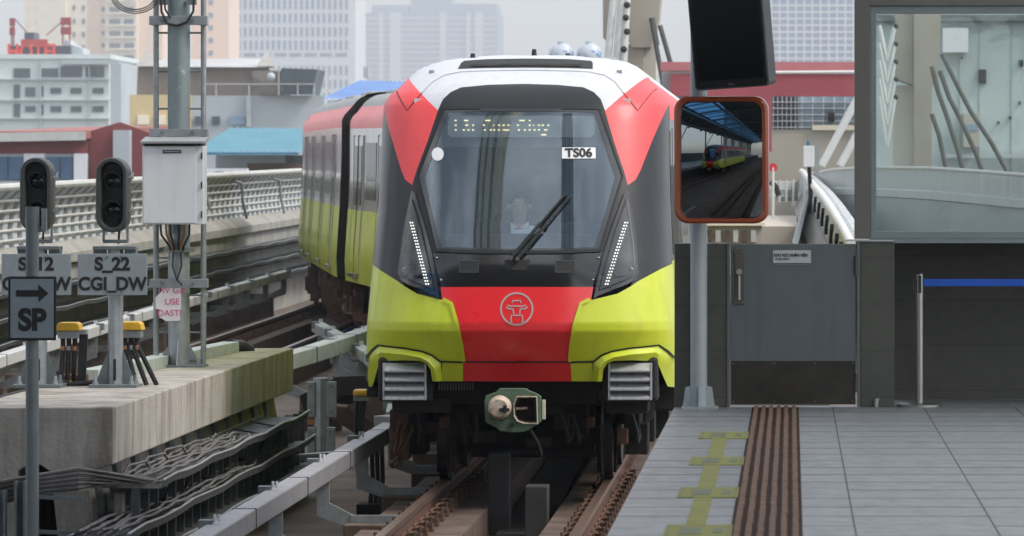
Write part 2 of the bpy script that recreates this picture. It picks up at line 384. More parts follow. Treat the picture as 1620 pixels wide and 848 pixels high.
def herm(T, z):
    n = len(T)
    if z <= T[0][0]: return T[0][1]
    if z >= T[-1][0]: return T[-1][1]
    for i in range(n - 1):
        if z <= T[i + 1][0]:
            x0, y0 = T[i]; x1, y1 = T[i + 1]; h = x1 - x0; d = (y1 - y0) / h
            def slope(k):
                if k <= 0 or k >= n - 1: return d
                a = (T[k][1] - T[k - 1][1]) / (T[k][0] - T[k - 1][0]); b = (T[k + 1][1] - T[k][1]) / (T[k + 1][0] - T[k][0])
                return 0 if a * b <= 0 else 2 * a * b / (a + b)
            m0, m1 = slope(i), slope(i + 1); t = (z - x0) / h
            return (2 * t**3 - 3 * t**2 + 1) * y0 + (t**3 - 2 * t**2 + t) * h * m0 + (-2 * t**3 + 3 * t**2) * y1 + (t**3 - t**2) * h * m1
def Sz(z): return lin(ST, z) if z < 1.9 else herm(ST, z)
NR, NN = 1.0, 3.0
def D(x, z):
    u = min(abs(x) / max(Wz(z), .02), 1.0)
    return Sz(z) + NR * (1 - max(0.0, 1 - u ** NN) ** (1 / NN))
def unproj(px, py):
    if px == 'o':                                           # a point on the outline at this height
        Y = YF + 1.0
        for _ in range(20):
            z = CZ - (py - CY) * Y / F; Y = YF + Sz(z) + .6
        return (-Wz(z), z)
    Y = YF + .4
    for _ in range(60):
        z = CZ - (py - CY) * Y / F; x = 0.0 if px == 'c' else (px - CX) * Y / F - XC
        x = min(0.0, max(x, -Wz(z) * .9995)); Y = Y * .5 + .5 * (YF + D(x, z))
    return (x, z)
def nrm(x, z):
    e = .006
    u = abs(x) / max(Wz(z), .02)
    if u > .985: x = math.copysign(.985 * Wz(z), x)
    dx = (D(x + e, z) - D(x - e, z)) / (2 * e); dz = (D(x, z + e) - D(x, z - e)) / (2 * e)
    return Vector((dx, -1, dz)).normalized()
def nose_mesh(name, polys, m, parent, off=0.0, skirt=.03, step=.035):
    bm = bmesh.new()
    for poly in polys:
        vs = [bm.verts.new((x, 0, z)) for x, z in poly]
        try: bm.faces.new(vs)
        except Exception: pass
    bm.normal_update()
    bmesh.ops.triangulate(bm, faces=bm.faces[:])
    xs = [v.co.x for v in bm.verts]; zs = [v.co.z for v in bm.verts]
    lines = []
    k = math.ceil(min(zs) / step)
    while k * step < max(zs): lines.append(('z', k * step)); k += 1
    for zc in (1.42, 1.5, 1.815):
        if min(zs) < zc < max(zs): lines.append(('z', zc))
    xv = [i * .06 for i in range(16)] + [.9 + i * .035 for i in range(1, 9)] + [1.18 + .02 * i for i in range(1, 7)] + [1.30 + .01 * i for i in range(1, 13)]
    for x in xv:
        for q in ({x, -x}):
            if min(xs) < q < max(xs): lines.append(('x', q))
    for ax, v in lines:
        bmesh.ops.bisect_plane(bm, geom=bm.verts[:] + bm.edges[:] + bm.faces[:], plane_co=(v, 0, 0) if ax == 'x' else (0, 0, v), plane_no=(1, 0, 0) if ax == 'x' else (0, 0, 1), dist=1e-5)
    bmesh.ops.remove_doubles(bm, verts=bm.verts[:], dist=1e-4)
    bmesh.ops.recalc_face_normals(bm, faces=bm.faces[:])
    N = {}
    for v in bm.verts:
        x, z = v.co.x, v.co.z; n = nrm(x, z); v.co = Vector((x, D(x, z), z)) + n * off
    if skirt:
        be = [e for e in bm.edges if e.is_boundary]
        r_ = bmesh.ops.extrude_edge_only(bm, edges=be)
        for e in r_['geom']:
            if isinstance(e, bmesh.types.BMVert): e.co.y += skirt
    bm.normal_update()
    fl = [f for f in bm.faces]
    s_ = sum(f.normal.y * f.calc_area() for f in fl)
    if s_ > 0: bmesh.ops.reverse_faces(bm, faces=fl)
    # shift to world, relative to parent origin
    sh = Vector((XC, YF, 0)) - org(parent)
    normals = []
    bm.verts.ensure_lookup_table()
    for v in bm.verts: normals.append(tuple(nrm(v.co.x, v.co.z))); 
    for v in bm.verts: v.co += sh
    me = bpy.data.meshes.new(name); bm.to_mesh(me); bm.free()
    me.polygons.foreach_set('use_smooth', [True] * len(me.polygons))
    me.normals_split_custom_set_from_vertices(normals)
    me.materials.append(m)
    o = bpy.data.objects.new(name, me); COL.objects.link(o)
    o.parent = parent; ORG[o.name] = org(parent)
    return o
def mirp(poly): return [(-x, z) for x, z in reversed(poly)]
def L(pts): return [unproj(a, b) for a, b in pts]
def nose_sym(name, pts, m, parent, off=0.0, **k):
    a = L(pts); return nose_mesh(name, [a, mirp(a)], m, parent, off, **k)
def nose_pair(name, pts, m, parent, off=0.0, **k):
    a = L(pts); return [nose_mesh(name, [a], m, parent, off, **k), nose_mesh(name, [mirp(a)], m, parent, off, **k)]
def ribbon(name, pts, wd, m, parent, off=.002, mirror=True, raw=False, one=True):
    q = pts if raw else L(pts); out = []
    for sgn in ((1, -1) if mirror else (1,)):
        poly = [Vector((x * sgn, z)) for x, z in q]; d = []
        for a, b in zip(poly[:-1], poly[1:]):
            n = max(1, int((b - a).length / .03)); d += [a.lerp(b, i / n) for i in range(n)]
        d.append(poly[-1]); rows = []
        for i, p in enumerate(d):
            t = (d[min(i + 1, len(d) - 1)] - d[max(i - 1, 0)]).normalized(); s_ = Vector((-t.y, t.x)) * wd / 2
            r_ = []
            for e in (-1, 1):
                x, z = p + s_ * e; n = nrm(x, z); r_.append(Vector((XC + x, YF + D(x, z), z)) + n * off)
            rows.append(r_)
        out.append(rows)
    for rows in out: o = MB().grid(rows).build(name, m, parent, smooth=True, norm=False)
    return o
def NP(px, py, off=0.0):                                        # a world point on the nose, off metres proud of it
    x, z = unproj(px, py); n = nrm(x, z); return Vector((XC + x, YF + D(x, z), z)) + n * off

M['lime'] = mat('lime_body_paint', (.52, .585, .018), .36, var=.03, scale=1.5, coat=.25)
M['red'] = mat('red_body_paint', (.72, .018, .022), .28, var=.03, scale=1.5, coat=.6)
M['redtop'] = mat('skylit_red_paint', (.80, .060, .065), .45, var=.02, scale=1.5, coat=.08)  # lighter copy of the red: sky glare on tilted corners put into the colour
M['white'] = mat('pearl_white_roof_paint', (.56, .57, .60), .42, var=.02, scale=1.5, coat=.1)
M['mask'] = mat('dark_grey_mask_paint', (.018, .020, .023), .30, var=.08, scale=1.5, coat=.12, spec=.28)
M['black_gloss'] = mat('gloss_black_panel', (.010, .010, .011), .12, var=0, coat=.6)
M['gap'] = mat('panel_gap_rubber', (.008, .008, .008), .7, var=0)
M['frit'] = mat('windscreen_black_border', (.022, .027, .032), .08, var=0, spec=.8)
M['wind'] = glassmat('windscreen_glass', (.84, .90, .93), .105, 0.0, (.75, .9, 1))
M['lampglass'] = glassmat('lamp_cover_glass', (.75, .78, .8), .01)
M['silver'] = mat('silver_louvre_paint', (.50, .51, .52), .35, .4, var=.05)
M['led'] = mat('white_led', (1, .97, .88), .4, var=0, emis=.9)
M['led_y'] = mat('yellow_led_dot', (1, .86, .45), .4, var=0, emis=.7)
M['display'] = mat('display_board', (.34, .37, .36), .3, var=.05, scale=20)
M['cabwall'] = mat('cab_interior_panel', (.66, .72, .76), .6, var=.05)
M['dash'] = mat('cab_desk', (.07, .08, .09), .5, var=.05)
M['cove'] = mat('hazy_pale_red_cove', (.76, .16, .15), .4, var=.04, scale=1.5)  # haze and grazing sun on the rear coves put into the paint
M['band'] = mat('side_window_band', (.27, .265, .26), .14, .35, var=.1, scale=.8, coat=1.0)
M['car_glass'] = mat('carriage_window_glass', (.05, .052, .056), .16, var=0, spec=.2)
M['roofgrey'] = mat('carriage_roof_grey', (.35, .36, .36), .6, var=.15)
M['steel'] = mat('brushed_steel', (.40, .39, .37), .3, .9, var=.08, scale=10)
M['emblem'] = mat('silver_emblem', (.42, .34, .33), .4, .3, var=0)

train = thing('train', (XC, YF, 0), 'lime green, red and white metro train with a dark sloping windscreen, arriving along the platform', 'train')
M['seal_light'] = mat('pale_door_post', (.42, .42, .41), .35, .2, var=.05)
for k_ in ('lime', 'red', 'redtop', 'white'): dirty(M[k_], .09, .18)
dirty(M['mask'], .2, .3); dirty(M['band'], .25, .2); dirty(M['silver'], .3, .4, 2)
# white roof cap
nose_sym('roof_cap', [('c', 88), ('o', 89.5), ('o', 92.5), ('o', 97), ('o', 104), ('o', 113), ('o', 121), (693, 175), (701, 157), (713, 146), (730, 138.5), (773, 134.5), ('c', 133)], M['white'], train)
# the last rim of the cap, down to the body
rp = nose_pair('corner_panel', [('o', 121), ('o', 140), ('o', 152), ('o', 165), (621, 223), (635, 270), (641, 284), (652, 293), (659, 270), (676, 225), (693, 175)], M['redtop'], train)
nose_sym('brow_panel', [('c', 133), (773, 134.5), (730, 138.5), (713, 146), (701, 157), (693, 175), (700, 172.5), ('c', 172)], M['mask'], train, off=.003)
side = nose_pair('side_mask', [('o', 165), ('o', 190), ('o', 240), ('o', 300), ('o', 360), ('o', 418), (600, 426), (628, 444), (640, 453), (636, 441), (633, 425), (641, 360), (652, 304), (652, 293), (641, 284), (635, 270), (621, 223)], M['mask'], train)
nose_pair('window_pillar', [(693, 175), (700, 172.5), (664, 278), (689, 397), (696, 474), (652, 304), (652, 293), (659, 270), (676, 225)], M['mask'], train, off=.001)
# windscreen
OUTW = [('c', 172), (760, 172), (702, 173), (661, 279), (676, 338), (690, 397), (760, 400), ('c', 400)]
INW = [('c', 177), (760, 177), (710, 178), (672, 281), (684, 338), (699, 391), (760, 393), ('c', 393.5)]
oq, iq = L(OUTW), L(INW); quads = [[oq[i], oq[i + 1], iq[i + 1], iq[i]] for i in range(len(oq) - 1)]
nose_mesh('windscreen_frame', quads + [mirp(q) for q in quads], M['frit'], train, off=.006)
ws = nose_sym('windscreen', INW, M['wind'], train, off=.002, skirt=0)
ribbon('windscreen_seal', OUTW[1:6], .018, M['gap'], train, off=.012)
ribbon('windscreen_seal', [('c', 399.5), (760, 399.5), (690, 396.5)], .028, M['gap'], train, off=.016)
# black lower panel
nose_sym('lower_panel', [('c', 402), (685, 400), (698, 454), ('c', 453.5)], M['black_gloss'], train, off=.002)
for pts in ([(727, 413), (757, 413), (757, 431), (727, 431)],):
    q = L(pts); a = [(x, z) for x, z in q]
    for poly in (a, mirp(a)): nose_mesh('handle_recess', [poly], M['gap'], train, off=.004, skirt=0)
    for sg in (1, -1): ribbon('handle_rim', [(x * sg, z) for x, z in q] + [(q[0][0] * sg, q[0][1])], .007, M['black_housing'], train, off=.007, mirror=False, raw=True)
q = L([(797, 411), ('c', 411), ('c', 427), (803, 427)]); nose_mesh('wiper_recess', [q, mirp(q)], M['gap'], train, off=.004, skirt=0)
for px, py in ((691, 408), (697.5, 443)):
    for sg in (1, -1):
        x, z = unproj(px, py); p = Vector((XC + sg * x, YF + D(x, z), z))
        MB().sphere(p + Vector((0, -.008, 0)), .012, 10, 6).build('bolt', M['steel'], train, smooth=True)
# red centre, lime cheeks
REDL = [(697, 454), (699.5, 474), (713, 481), (722.6, 515), (729, 546), (732.5, 571.5)]
nose_sym('front_panel', [('c', 454)] + REDL + [('c', 571.5)], M['red'], train, off=.001)
nose_sym('lower_front_panel', [('c', 574), (732.5, 574), (732.5, 603), ('c', 603.5)], M['red'], train, off=.001)
SEAM = [(732.5, 572), (697, 572), (684, 562), (669, 556), (641, 551), (600, 546.5), (589, 556), (582, 566)]
nose_pair('cheek_panel', [('o', 418), ('o', 460), ('o', 500), ('o', 540), ('o', 566)] + list(reversed(SEAM[1:])) + list(reversed(REDL))[:-1] + [(696, 474), (660, 465), (640, 453), (628, 444), (600, 426)], M['lime'], train, off=.004)
nose_pair('lower_cheek', [(699, 574), (732.5, 574), (732.5, 603), (699, 603)], M['lime'], train, off=.003)
AO = [('o', 612), ('o', 590), ('o', 569), (589, 557), (600, 547.5), (641, 552), (669, 557), (684, 563), (697, 573.5), (700, 603)]
AM = [(582, 612), (583, 590), (585, 574), (594, 564), (603, 557), (640, 560.5), (666, 565), (679, 572), (688, 583), (692, 603)]
AI = [(590, 611), (594, 598), (598, 584), (601, 574), (606, 570.5), (640, 569.5), (664, 570.5), (675, 574), (682, 584), (685, 603)]
for sgn in (1, -1):
    rows = []
    for pth, of in ((AO, .004), (AM, .075), (AI, .066), (AI, -.06)):
        q = L(pth); r_ = []
        for (x0, z0), (x1_, z1_) in zip(q[:-1], q[1:]):
            for j in range(5):
                t = j / 5; x, z = (x0 + (x1_ - x0) * t) * sgn, z0 + (z1_ - z0) * t; r_.append(Vector((XC + x, YF + D(x, z) - of, z)))
        x, z = q[-1][0] * sgn, q[-1][1]; r_.append(Vector((XC + x, YF + D(x, z) - of, z)))
        rows.append(r_)
    MB().grid(rows).build('lamp_arch', M['lime'], train, smooth=True)
ribbon('panel_gap', [('c', 572.8)] + SEAM[:1], .012, M['gap'], train, off=.006)
ribbon('panel_gap', [(733, 572), (697, 571), (684, 561), (669, 555), (641, 550), (600, 545.5), (589, 555), (582, 566)], .016, M['gap'], train, off=.016)
ribbon('cheek_edge', [(702, 474), (715, 481), (724.6, 515), (731, 546), (734, 571)], .030, M['lime'], train, off=.020)

ribbon('panel_gap', [(626, 141), (644, 175), (668, 147), (684, 130), (703, 119), (728, 114), (755, 112.5), ('c', 111)], .006, M['roofgrey'], train, off=.003)
ribbon('panel_gap', [(627, 141), (644, 175), (668, 147)], .011, mat('dark_red_gap', (.25, .02, .02), .6), train, off=.0035)
# roof vent
nose_sym('roof_vent', [('c', 93.5), (770, 94.5), (735, 97), (730, 100), (725, 109), (770, 107.5), ('c', 107)], M['gap'], train, off=.006)
ribbon('vent_slat', [('c', 104), (745, 105)], .02, M['undergrey'], train, off=.012)
for px in (683,):
    for sg in (1, -1):
        x, z = unproj(px, 115); p = Vector((XC + sg * x, YF + D(x, z), z))
        MB().box(p + Vector((0, 0, .01)), (.05, .03, .03)).build('lifting_lug', M['roofgrey'], train, bevel=.006)
for px, h in ((748, .06), (845, .10), (898, .06)):
    p = P(px, 92, YF + 3.0); MB().tube([(p.x, p.y, 3.86), (p.x, p.y, 3.905 + h)], [.035, .02], 8).build('roof_antenna', M['black_plastic'], train)
# lamps
LO = [(652.5, 302), (646, 335), (639, 370), (632, 425), (631.5, 434), (635, 443), (645, 450), (690, 469), (696, 474), (685, 405), (672, 355), (658, 307)]
LI = [(654, 317), (649, 345), (643, 380), (637, 425), (640, 438), (650, 444), (688, 460), (680, 420), (668, 365)]
def shrink(p, k, c): return [(c[0] + (x - c[0]) * k, c[1] + (z - c[1]) * k) for x, z in p]
a, bb_ = L(LO), L(LI)
for poly, inn in ((a, bb_), (mirp(a), mirp(bb_))):
    h = nose_mesh('headlight', [poly], M['black_gloss'], train, off=.020, skirt=.06)
    sg = 1 if poly is a else -1
    nose_mesh('lamp_recess', [inn], mat('lamp_bowl', (.055, .06, .062), .25, .4), h, off=.0225, skirt=0)
    ribbon('lamp_rim', [(x * sg, z) for x, z in bb_] + [(bb_[0][0] * sg, bb_[0][1])], .012, M['black_plastic'], h, off=.030, mirror=False, raw=True)
    lc = nose_mesh('lamp_cover', [inn], M['lampglass'], h, off=.040, skirt=0)
    s0, s1 = unproj(653.5, 354), unproj(677.5, 451)
    ribbon('led_backing', [(s0[0] * sg - .0 * sg, s0[1]), (s1[0] * sg, s1[1])], .05, M['frit'], h, off=.026, mirror=False, raw=True)
    b = MB()
    for k in range(21):
        t = k / 20
        for e in (-.010, .010):
            x = (s0[0] + (s1[0] - s0[0]) * t) * sg + e; z = s0[1] + (s1[1] - s0[1]) * t
            n = nrm(x, z); b.sphere(Vector((XC + x, YF + D(x, z), z)) + n * .030, .0072, 6, 4)
    b.build('led_strip', M['led'], h, smooth=True)
    px, py = 640, 428
    x, z = unproj(px, py); n = nrm(x * sg, z)
    MB().sphere(Vector((XC + x * sg * .985, YF + D(x, z), z)) + n * .026, .026, 10, 6).build('marker_lamp', mat('marker_lens', (.25, .26, .26), .2), h, smooth=True)
# louvred bumper lamps
for sg in (1, -1):
    c = unproj(642, 603); yy = YF + .29
    x0 = XC + sg * c[0]; hw, hh = .195, .165; zc = c[1] + 0.0
    g = MB().bb(x0 - .245, x0 + .245, yy + .0, yy + .5, zc - hh - .015, zc + hh + .05).build('louvre_housing', M['gap'], train, bevel=.03)
    fr = MB()
    fr.bb(x0 - hw, x0 - hw + .018, yy - .10, yy - .02, zc - hh, zc + hh); fr.bb(x0 + hw - .018, x0 + hw, yy - .10, yy - .02, zc - hh, zc + hh)
    fr.bb(x0 - hw + .018, x0 + hw - .018, yy - .03, yy - .02, zc - hh, zc + hh)
    lf = fr.build('louvre_frame', M['silver'], train, bevel=.004)
    for k in range(4):
        z = zc + hh - .05 - k * .083
        MB().add([(x0 - hw + .019, yy - .12, z - .012), (x0 + hw - .019, yy - .12, z - .012), (x0 + hw - .019, yy - .035, z + .045), (x0 - hw + .019, yy - .035, z + .045),
                  (x0 - hw + .019, yy - .12, z - .026), (x0 + hw - .019, yy - .12, z - .026), (x0 + hw - .019, yy - .035, z + .031), (x0 - hw + .019, yy - .035, z + .031)],
                 [(0, 1, 2, 3), (7, 6, 5, 4), (0, 4, 5, 1), (1, 5, 6, 2), (2, 6, 7, 3), (3, 7, 4, 0)]).build('louvre', M['silver'], lf)
# emblem: a gate within a ring
EM = mat('emblem_silver', (.45, .36, .35), .35, .2, var=0)
def px2(cx_, cy_): return (770 + cx_ / 10.6, 450 + cy_ / 10.6)
ec = px2(503, 413)
ring = [(ec[0] + 25.0 * math.cos(t), ec[1] + 25.0 * math.sin(t)) for t in [2 * math.pi * k / 40 for k in range(41)]]
def free(px, py):
    Y = YF + .05
    for _ in range(30):
        z = CZ - (py - CY) * Y / F; x = (px - CX) * Y / F - XC; Y = YF + D(x, z)
    return (x, z)
em = ribbon('emblem', [free(*p) for p in ring], .016, EM, train, off=.005, mirror=False, raw=True)
for pl in ([(430, 310), (440, 275), (565, 275), (580, 315)], [(350, 345), (375, 368), (625, 368), (655, 345)], [(320, 380), (370, 412), (440, 412)], [(560, 412), (640, 412), (690, 380)],
           [(440, 405), (455, 500)], [(565, 405), (552, 500)], [(425, 640), (405, 600), (415, 520), (595, 520), (605, 600), (590, 640)]):
    ribbon('emblem_stroke', [free(*px2(*p)) for p in pl], .012, EM, em, off=.0055, mirror=False, raw=True)
# cab interior
cab = MB(); y0 = YF + .25
# side walls, back wall and floor of the cab
xl, xr = XC - 1.08, XC + 1.08
cab.bb(xl, xr, YF + 2.6, YF + 2.65, 1.1, 3.6)
for sg in (-1, 1): cab.add([(XC + sg * .93, YF + .42, 1.5), (XC + sg * .93, YF + .72, 2.8), (XC + sg * .88, YF + 1.0, 3.45), (XC + sg * 1.08, YF + 2.6, 3.6), (XC + sg * 1.08, YF + 2.6, 1.1)], [(0, 1, 2, 3, 4)])
cab.bb(xl, xr, YF + 1.1, YF + 2.6, 1.05, 1.1).bb(xl + .1, xr - .1, YF + 1.0, YF + 2.6, 3.46, 3.50)
cabo = cab.build('cab_interior', M['cabwall'], train)
MB().bb(XC - .28, XC + .42, YF + 2.57, YF + 2.595, 1.1, 3.1).build('cab_door', mat('cab_door_panel', (.30, .36, .40), .5), cabo, bevel=.01)
MB().bb(XC - .95, XC - .5, YF + 2.57, YF + 2.595, 2.1, 3.2).build('cab_window', mat('cab_back_glass', (.10, .13, .15), .1, var=0), cabo, bevel=.01)
dk = MB(); dk.prism([(XC - 1.0, YF + .62, 2.28), (XC - 1.0, YF + .62, 1.8), (XC - 1.0, YF + 1.3, 1.8), (XC - 1.0, YF + 1.3, 2.20)], (2.0, 0, 0))
dk.bb(XC - .5, XC - .1, YF + .75, YF + .9, 2.25, 2.40).bb(XC + .35, XC + .75, YF + .75, YF + .9, 2.25, 2.38)
dk.build('driver_desk', M['dash'], cabo, bevel=.02)
nose_sym('blind_header', [('c', 179), (760, 179), (712, 180), (694, 229), ('c', 229)], mat('header_blind', (.035, .045, .055), .4), cabo, off=-.05, skirt=.02)
dp = [(708, 183), (712, 179.5), (760, 179.5), ('c', 179.5), ('c', 214.5), (712, 214.5), (706, 209)]
ds = nose_sym('destination_display', dp, M['display'], train, off=-.035, skirt=.01)
b = MB()
def crop5(v): return 590 + v / 4.238
def crop6(v): return 820 + v / 3.26
rows = [(188.2, [(crop5(a), crop5(b_)) for a, b_ in ((543, 557), (607, 636), (750, 787), (980, 1017), (1043, 1057))]),
        (195.8, [(crop5(a), crop5(b_)) for a, b_ in ((543, 557), (615, 636), (662, 676), (735, 747), (805, 811), (837, 852), (868, 882), (900, 914), (963, 978), (1043, 1057))] + [(crop6(a), crop6(b_)) for a, b_ in ((75, 80), (100, 112), (120, 132), (150, 160))]),
        (203.3, [(crop5(a), crop5(b_)) for a, b_ in ((543, 557), (598, 612), (630, 645), (662, 676), (742, 755), (782, 795), (805, 818), (837, 850), (868, 914), (970, 985), (1010, 1025))] + [(crop6(a), crop6(b_)) for a, b_ in ((52, 63), (78, 88), (100, 112), (132, 150))]),
        (211.0, [(crop6(118), crop6(144))])]
for py, spans in rows:
    for a0, a1 in spans:
        n = max(1, round((a1 - a0) / 1.75)); 
        for k in range(n):
            x, z = free(a0 + (k + .5) * (a1 - a0) / n, py); nn = nrm(x, z); p = Vector((XC + x, YF + D(x, z), z)) - nn * .028
            b.box(p, (.0072, .004, .011))
b.build('display_dots', M['led_y'], ds)
# number plate sticker and round sticker on the glass
M['sticker'] = mat('white_sticker', (.78, .79, .79), .5, var=.04, scale=20)
st = [free(889, 234), free(942, 234), free(942, 251.5), free(889, 251.5)]
stk = nose_mesh('number_sticker', [st], M['sticker'], train, off=.010, skirt=0)
sx, sz = free(915.5, 243); n = nrm(sx, sz); pit = math.asin(n.z)
text('number_lettering', 'TS06', .118, M['sign_black'], stk, Vector((XC + sx, YF + D(sx, sz), sz)) + n * .013, rot=(R(90) - pit, 0, math.atan2(n.x, -n.y)), off=.0035, sx=1.0)
ci = [free(693 + 9.5 * math.cos(t), 244.5 + 10.5 * math.sin(t)) for t in [2 * math.pi * k / 20 for k in range(20)]]
rs = nose_mesh('round_sticker', [ci], M['sticker'], train, off=.010, skirt=0)
# wipers
for (a0, a1, k) in (((809, 411), (893, 312), 0), ((819, 412), (902, 313), 1)):
    pa, pb = free(*a0), free(*a1)
    A = Vector((XC + pa[0], YF + D(*pa), pa[1])) + nrm(*pa) * .05; B = Vector((XC + pb[0], YF + D(*pb), pb[1])) + nrm(*pb) * .05
    wp = MB().bar(A, A.lerp(B, .55), .022, .03).tube([A.lerp(B, .5), B], .009, 8).build('wiper', M['black_plastic'], train, bevel=.003)
    MB().tube([A + Vector((0, .05, 0)), A + Vector((0, -.03, -.005))], .018, 10).build('wiper_pivot', M['steel'], wp, smooth=True)
    if k == 0:
        pc, pd = free(815, 392), free(905, 285)
        A2 = Vector((XC + pc[0], YF + D(*pc), pc[1])) + nrm(*pc) * .022; B2 = B + (B - A) * .03 - nrm(*pb) * .02
        MB().tube([A.lerp(B, .28) - nrm(*pb) * .02, B2], .012, 6).build('wiper_blade', M['gap'], wp)
# cable hanging inside the glass
# ---------------------------------------------------------------- carriages
def secpts(z0, z1, n, sgn=1):
    return [(sgn * Wz(z0 + (z1 - z0) * i / n), z0 + (z1 - z0) * i / n) for i in range(n + 1)]
def carriage(x, y, z, head, Ln, first=False, grad=0.0):
    ca, sa = math.cos(head), math.sin(head)
    def T(lx, ly, lz): return Vector((x + lx * ca - ly * sa, y + lx * sa + ly * ca, z + lz + ly * grad))
    def start(zz): return (Sz(zz) + NR - .004) if first else 0.12
    def shell(zs, nm, m, par, off=0.0):
        b = MB()
        for sgn in (-1, 1):
            rows = []
            for zz in zs:
                s0 = start(zz); rows.append([T(sgn * (Wz(zz) + off), s0 + (Ln - .12 - s0) * t, zz) for t in (0, .02, .25, .5, .75, 1)])
            b.grid(rows)
        return b.build(nm, m, par, smooth=True)
    zl = [.86, 1.0, 1.2, 1.53, 1.8, 2.02]
    body = shell(zl, 'carriage', M['lime'], train)
    shell([2.02, 2.3, 2.6, 2.96, 3.33], 'window_band', M['band'], body)
    shell([3.33, 3.45, 3.53, 3.60, 3.69], 'red_cove', M['redtop'] if first else M['cove'], body)
    b = MB(); zs = [3.69, 3.77, 3.828, 3.876, 3.907, 3.927, 3.94]
    rows = []
    for sgn, order in ((-1, zs), (1, list(reversed(zs)))):
        for zz in order:
            s0 = start(zz); rows.append([T(sgn * Wz(zz), s0 + (Ln - .12 - s0) * t, zz) for t in (0, .02, .25, .5, .75, 1)])
    b.grid(rows); b.build('roof', M['white'] if first else M['roofgrey'], body, smooth=True)
    b = MB()                                                   # end walls and floor
    for ly in ((Ln - .12,) if first else (.12, Ln - .12)):
        zz = [.86, 1.2, 1.98, 2.96, 3.33, 3.53, 3.69, 3.82, 3.93]
        b.add([T(-Wz(q_), ly, q_) for q_ in zz] + [T(Wz(q_), ly, q_) for q_ in reversed(zz)], [tuple(range(18))])
    s0 = 1.3 if first else .12
    b.add([T(-1.38, s0, .88), T(1.38, s0, .88), T(1.38, Ln - .12, .88), T(-1.38, Ln - .12, .88)], [(0, 1, 2, 3)])
    b.build('end_wall', M['underdark'], body)
    # gangway bellows
    if not first:
        b = MB()
        for k in range(5):
            yy = -.12 + k * .06; wv = 1.20 if k % 2 else 1.15
            b.add([T(-wv, yy, 1.0), T(wv, yy, 1.0), T(wv, yy, 3.45), T(-wv, yy, 3.45), T(-wv, yy + .05, 1.0), T(wv, yy + .05, 1.0), T(wv, yy + .05, 3.45), T(-wv, yy + .05, 3.45)],
                  [(0, 1, 2, 3), (7, 6, 5, 4), (0, 4, 5, 1), (1, 5, 6, 2), (2, 6, 7, 3), (3, 7, 4, 0)])
        b.build('gangway', M['rubber'], body)
    def panel(nm, sgn, ya, yb, za, zb, off, m, par=None, n=6):
        b = MB(); rows = []
        for i in range(n + 1):
            zz = za + (zb - za) * i / n; rows.append([T(sgn * (Wz(zz) + off), ya, zz), T(sgn * (Wz(zz) + off), yb, zz)])
        b.grid(rows)
        rows2 = [[T(sgn * (Wz(r0) + off), ya, r0), T(sgn * (Wz(r0) - .01), ya, r0)] for r0 in [za + (zb - za) * i / n for i in range(n + 1)]]
        b.grid(rows2); rows3 = [[T(sgn * (Wz(r0) + off), yb, r0), T(sgn * (Wz(r0) - .01), yb, r0)] for r0 in [za + (zb - za) * i / n for i in range(n + 1)]]
        b.grid(rows3)
        return b.build(nm, m, par or body)
    for sgn in (-1, 1):
        ds_ = (4.4, 9.0, 13.6, 17.6) if first else (2.9, 7.3, 11.7, 15.1)
        if first:
            panel('cab_side_window', sgn, 1.75, 2.35, 2.08, 3.22, .006, M['black_gloss'])
            panel('cab_door', sgn, 2.55, 3.2, 1.0, 3.25, .008, M['band'])
            panel('grab_rail', sgn, 2.44, 2.48, 1.1, 2.9, .05, M['steel'])
        for d_ in ds_:
            if d_ > Ln - 1: continue
            dl = panel('door', sgn, d_ - .66, d_ + .66, 1.02, 2.02, .010, M['lime'])
            panel('door_leaf', sgn, d_ - .66, d_ + .66, 2.022, 3.2, .012, M['band'], dl) 
            for e in (-.68, 0, .66): panel('door_seal', sgn, d_ + e, d_ + e + .03, 1.02, 3.22, .020, M['seal_light' if e else 'gap'], dl)
            panel('door_glass', sgn, d_ - .5, d_ - .1, 2.1, 3.05, .020, M['car_glass'], dl)
            panel('door_glass', sgn, d_ + .1, d_ + .5, 2.1, 3.05, .020, M['car_glass'], dl)
            MB().bar(T(sgn * 1.44, d_ - .45, .985), T(sgn * 1.44, d_ + .45, .985), .06, .06).build('door_step', M['steel'], dl)
        gaps = [(a + .9, b_ - .9) for a, b_ in zip(ds_[:-1], ds_[1:])]
        for a, b_ in gaps:
            if b_ < Ln - .5: panel('side_window', sgn, a + .1, b_ - .1, 2.2, 3.1, .008, M['car_glass'])
    # roof pods
    for ly in ((5.5, 12.5) if first else (4.0, 10, 15)):
        b = MB(); zt_ = 3.86; b.bar(T(0, ly - 1.3, zt_), T(0, ly + 1.3, zt_), 1.5, .2); b.build('roof_unit', M['roofgrey'], body, bevel=.04)
    # bogies
    for bc in (2.9 if first else 2.4, Ln - 2.6):
        bf = MB()
        for sgn in (-1, 1):
            bf.bar(T(sgn * .98, bc - 1.5, .52), T(sgn * .98, bc + 1.5, .52), .14, .2)
            bf.bar(T(sgn * 1.02, bc - 1.35, .38), T(sgn * 1.02, bc - .8, .38), .2, .28).bar(T(sgn * 1.02, bc + .8, .38), T(sgn * 1.02, bc + 1.35, .38), .2, .28)
            bf.tube([T(sgn * .98, bc - .35, .5), T(sgn * .98, bc - .35, .85)], .16, 10).tube([T(sgn * .98, bc + .35, .5), T(sgn * .98, bc + .35, .85)], .16, 10)
        bf.bar(T(-.98, bc, .55), T(.98, bc, .55), .4, .18)
        bg_ = bf.build('bogie', M['rust'] if not first else M['underdark'], body, bevel=.01)
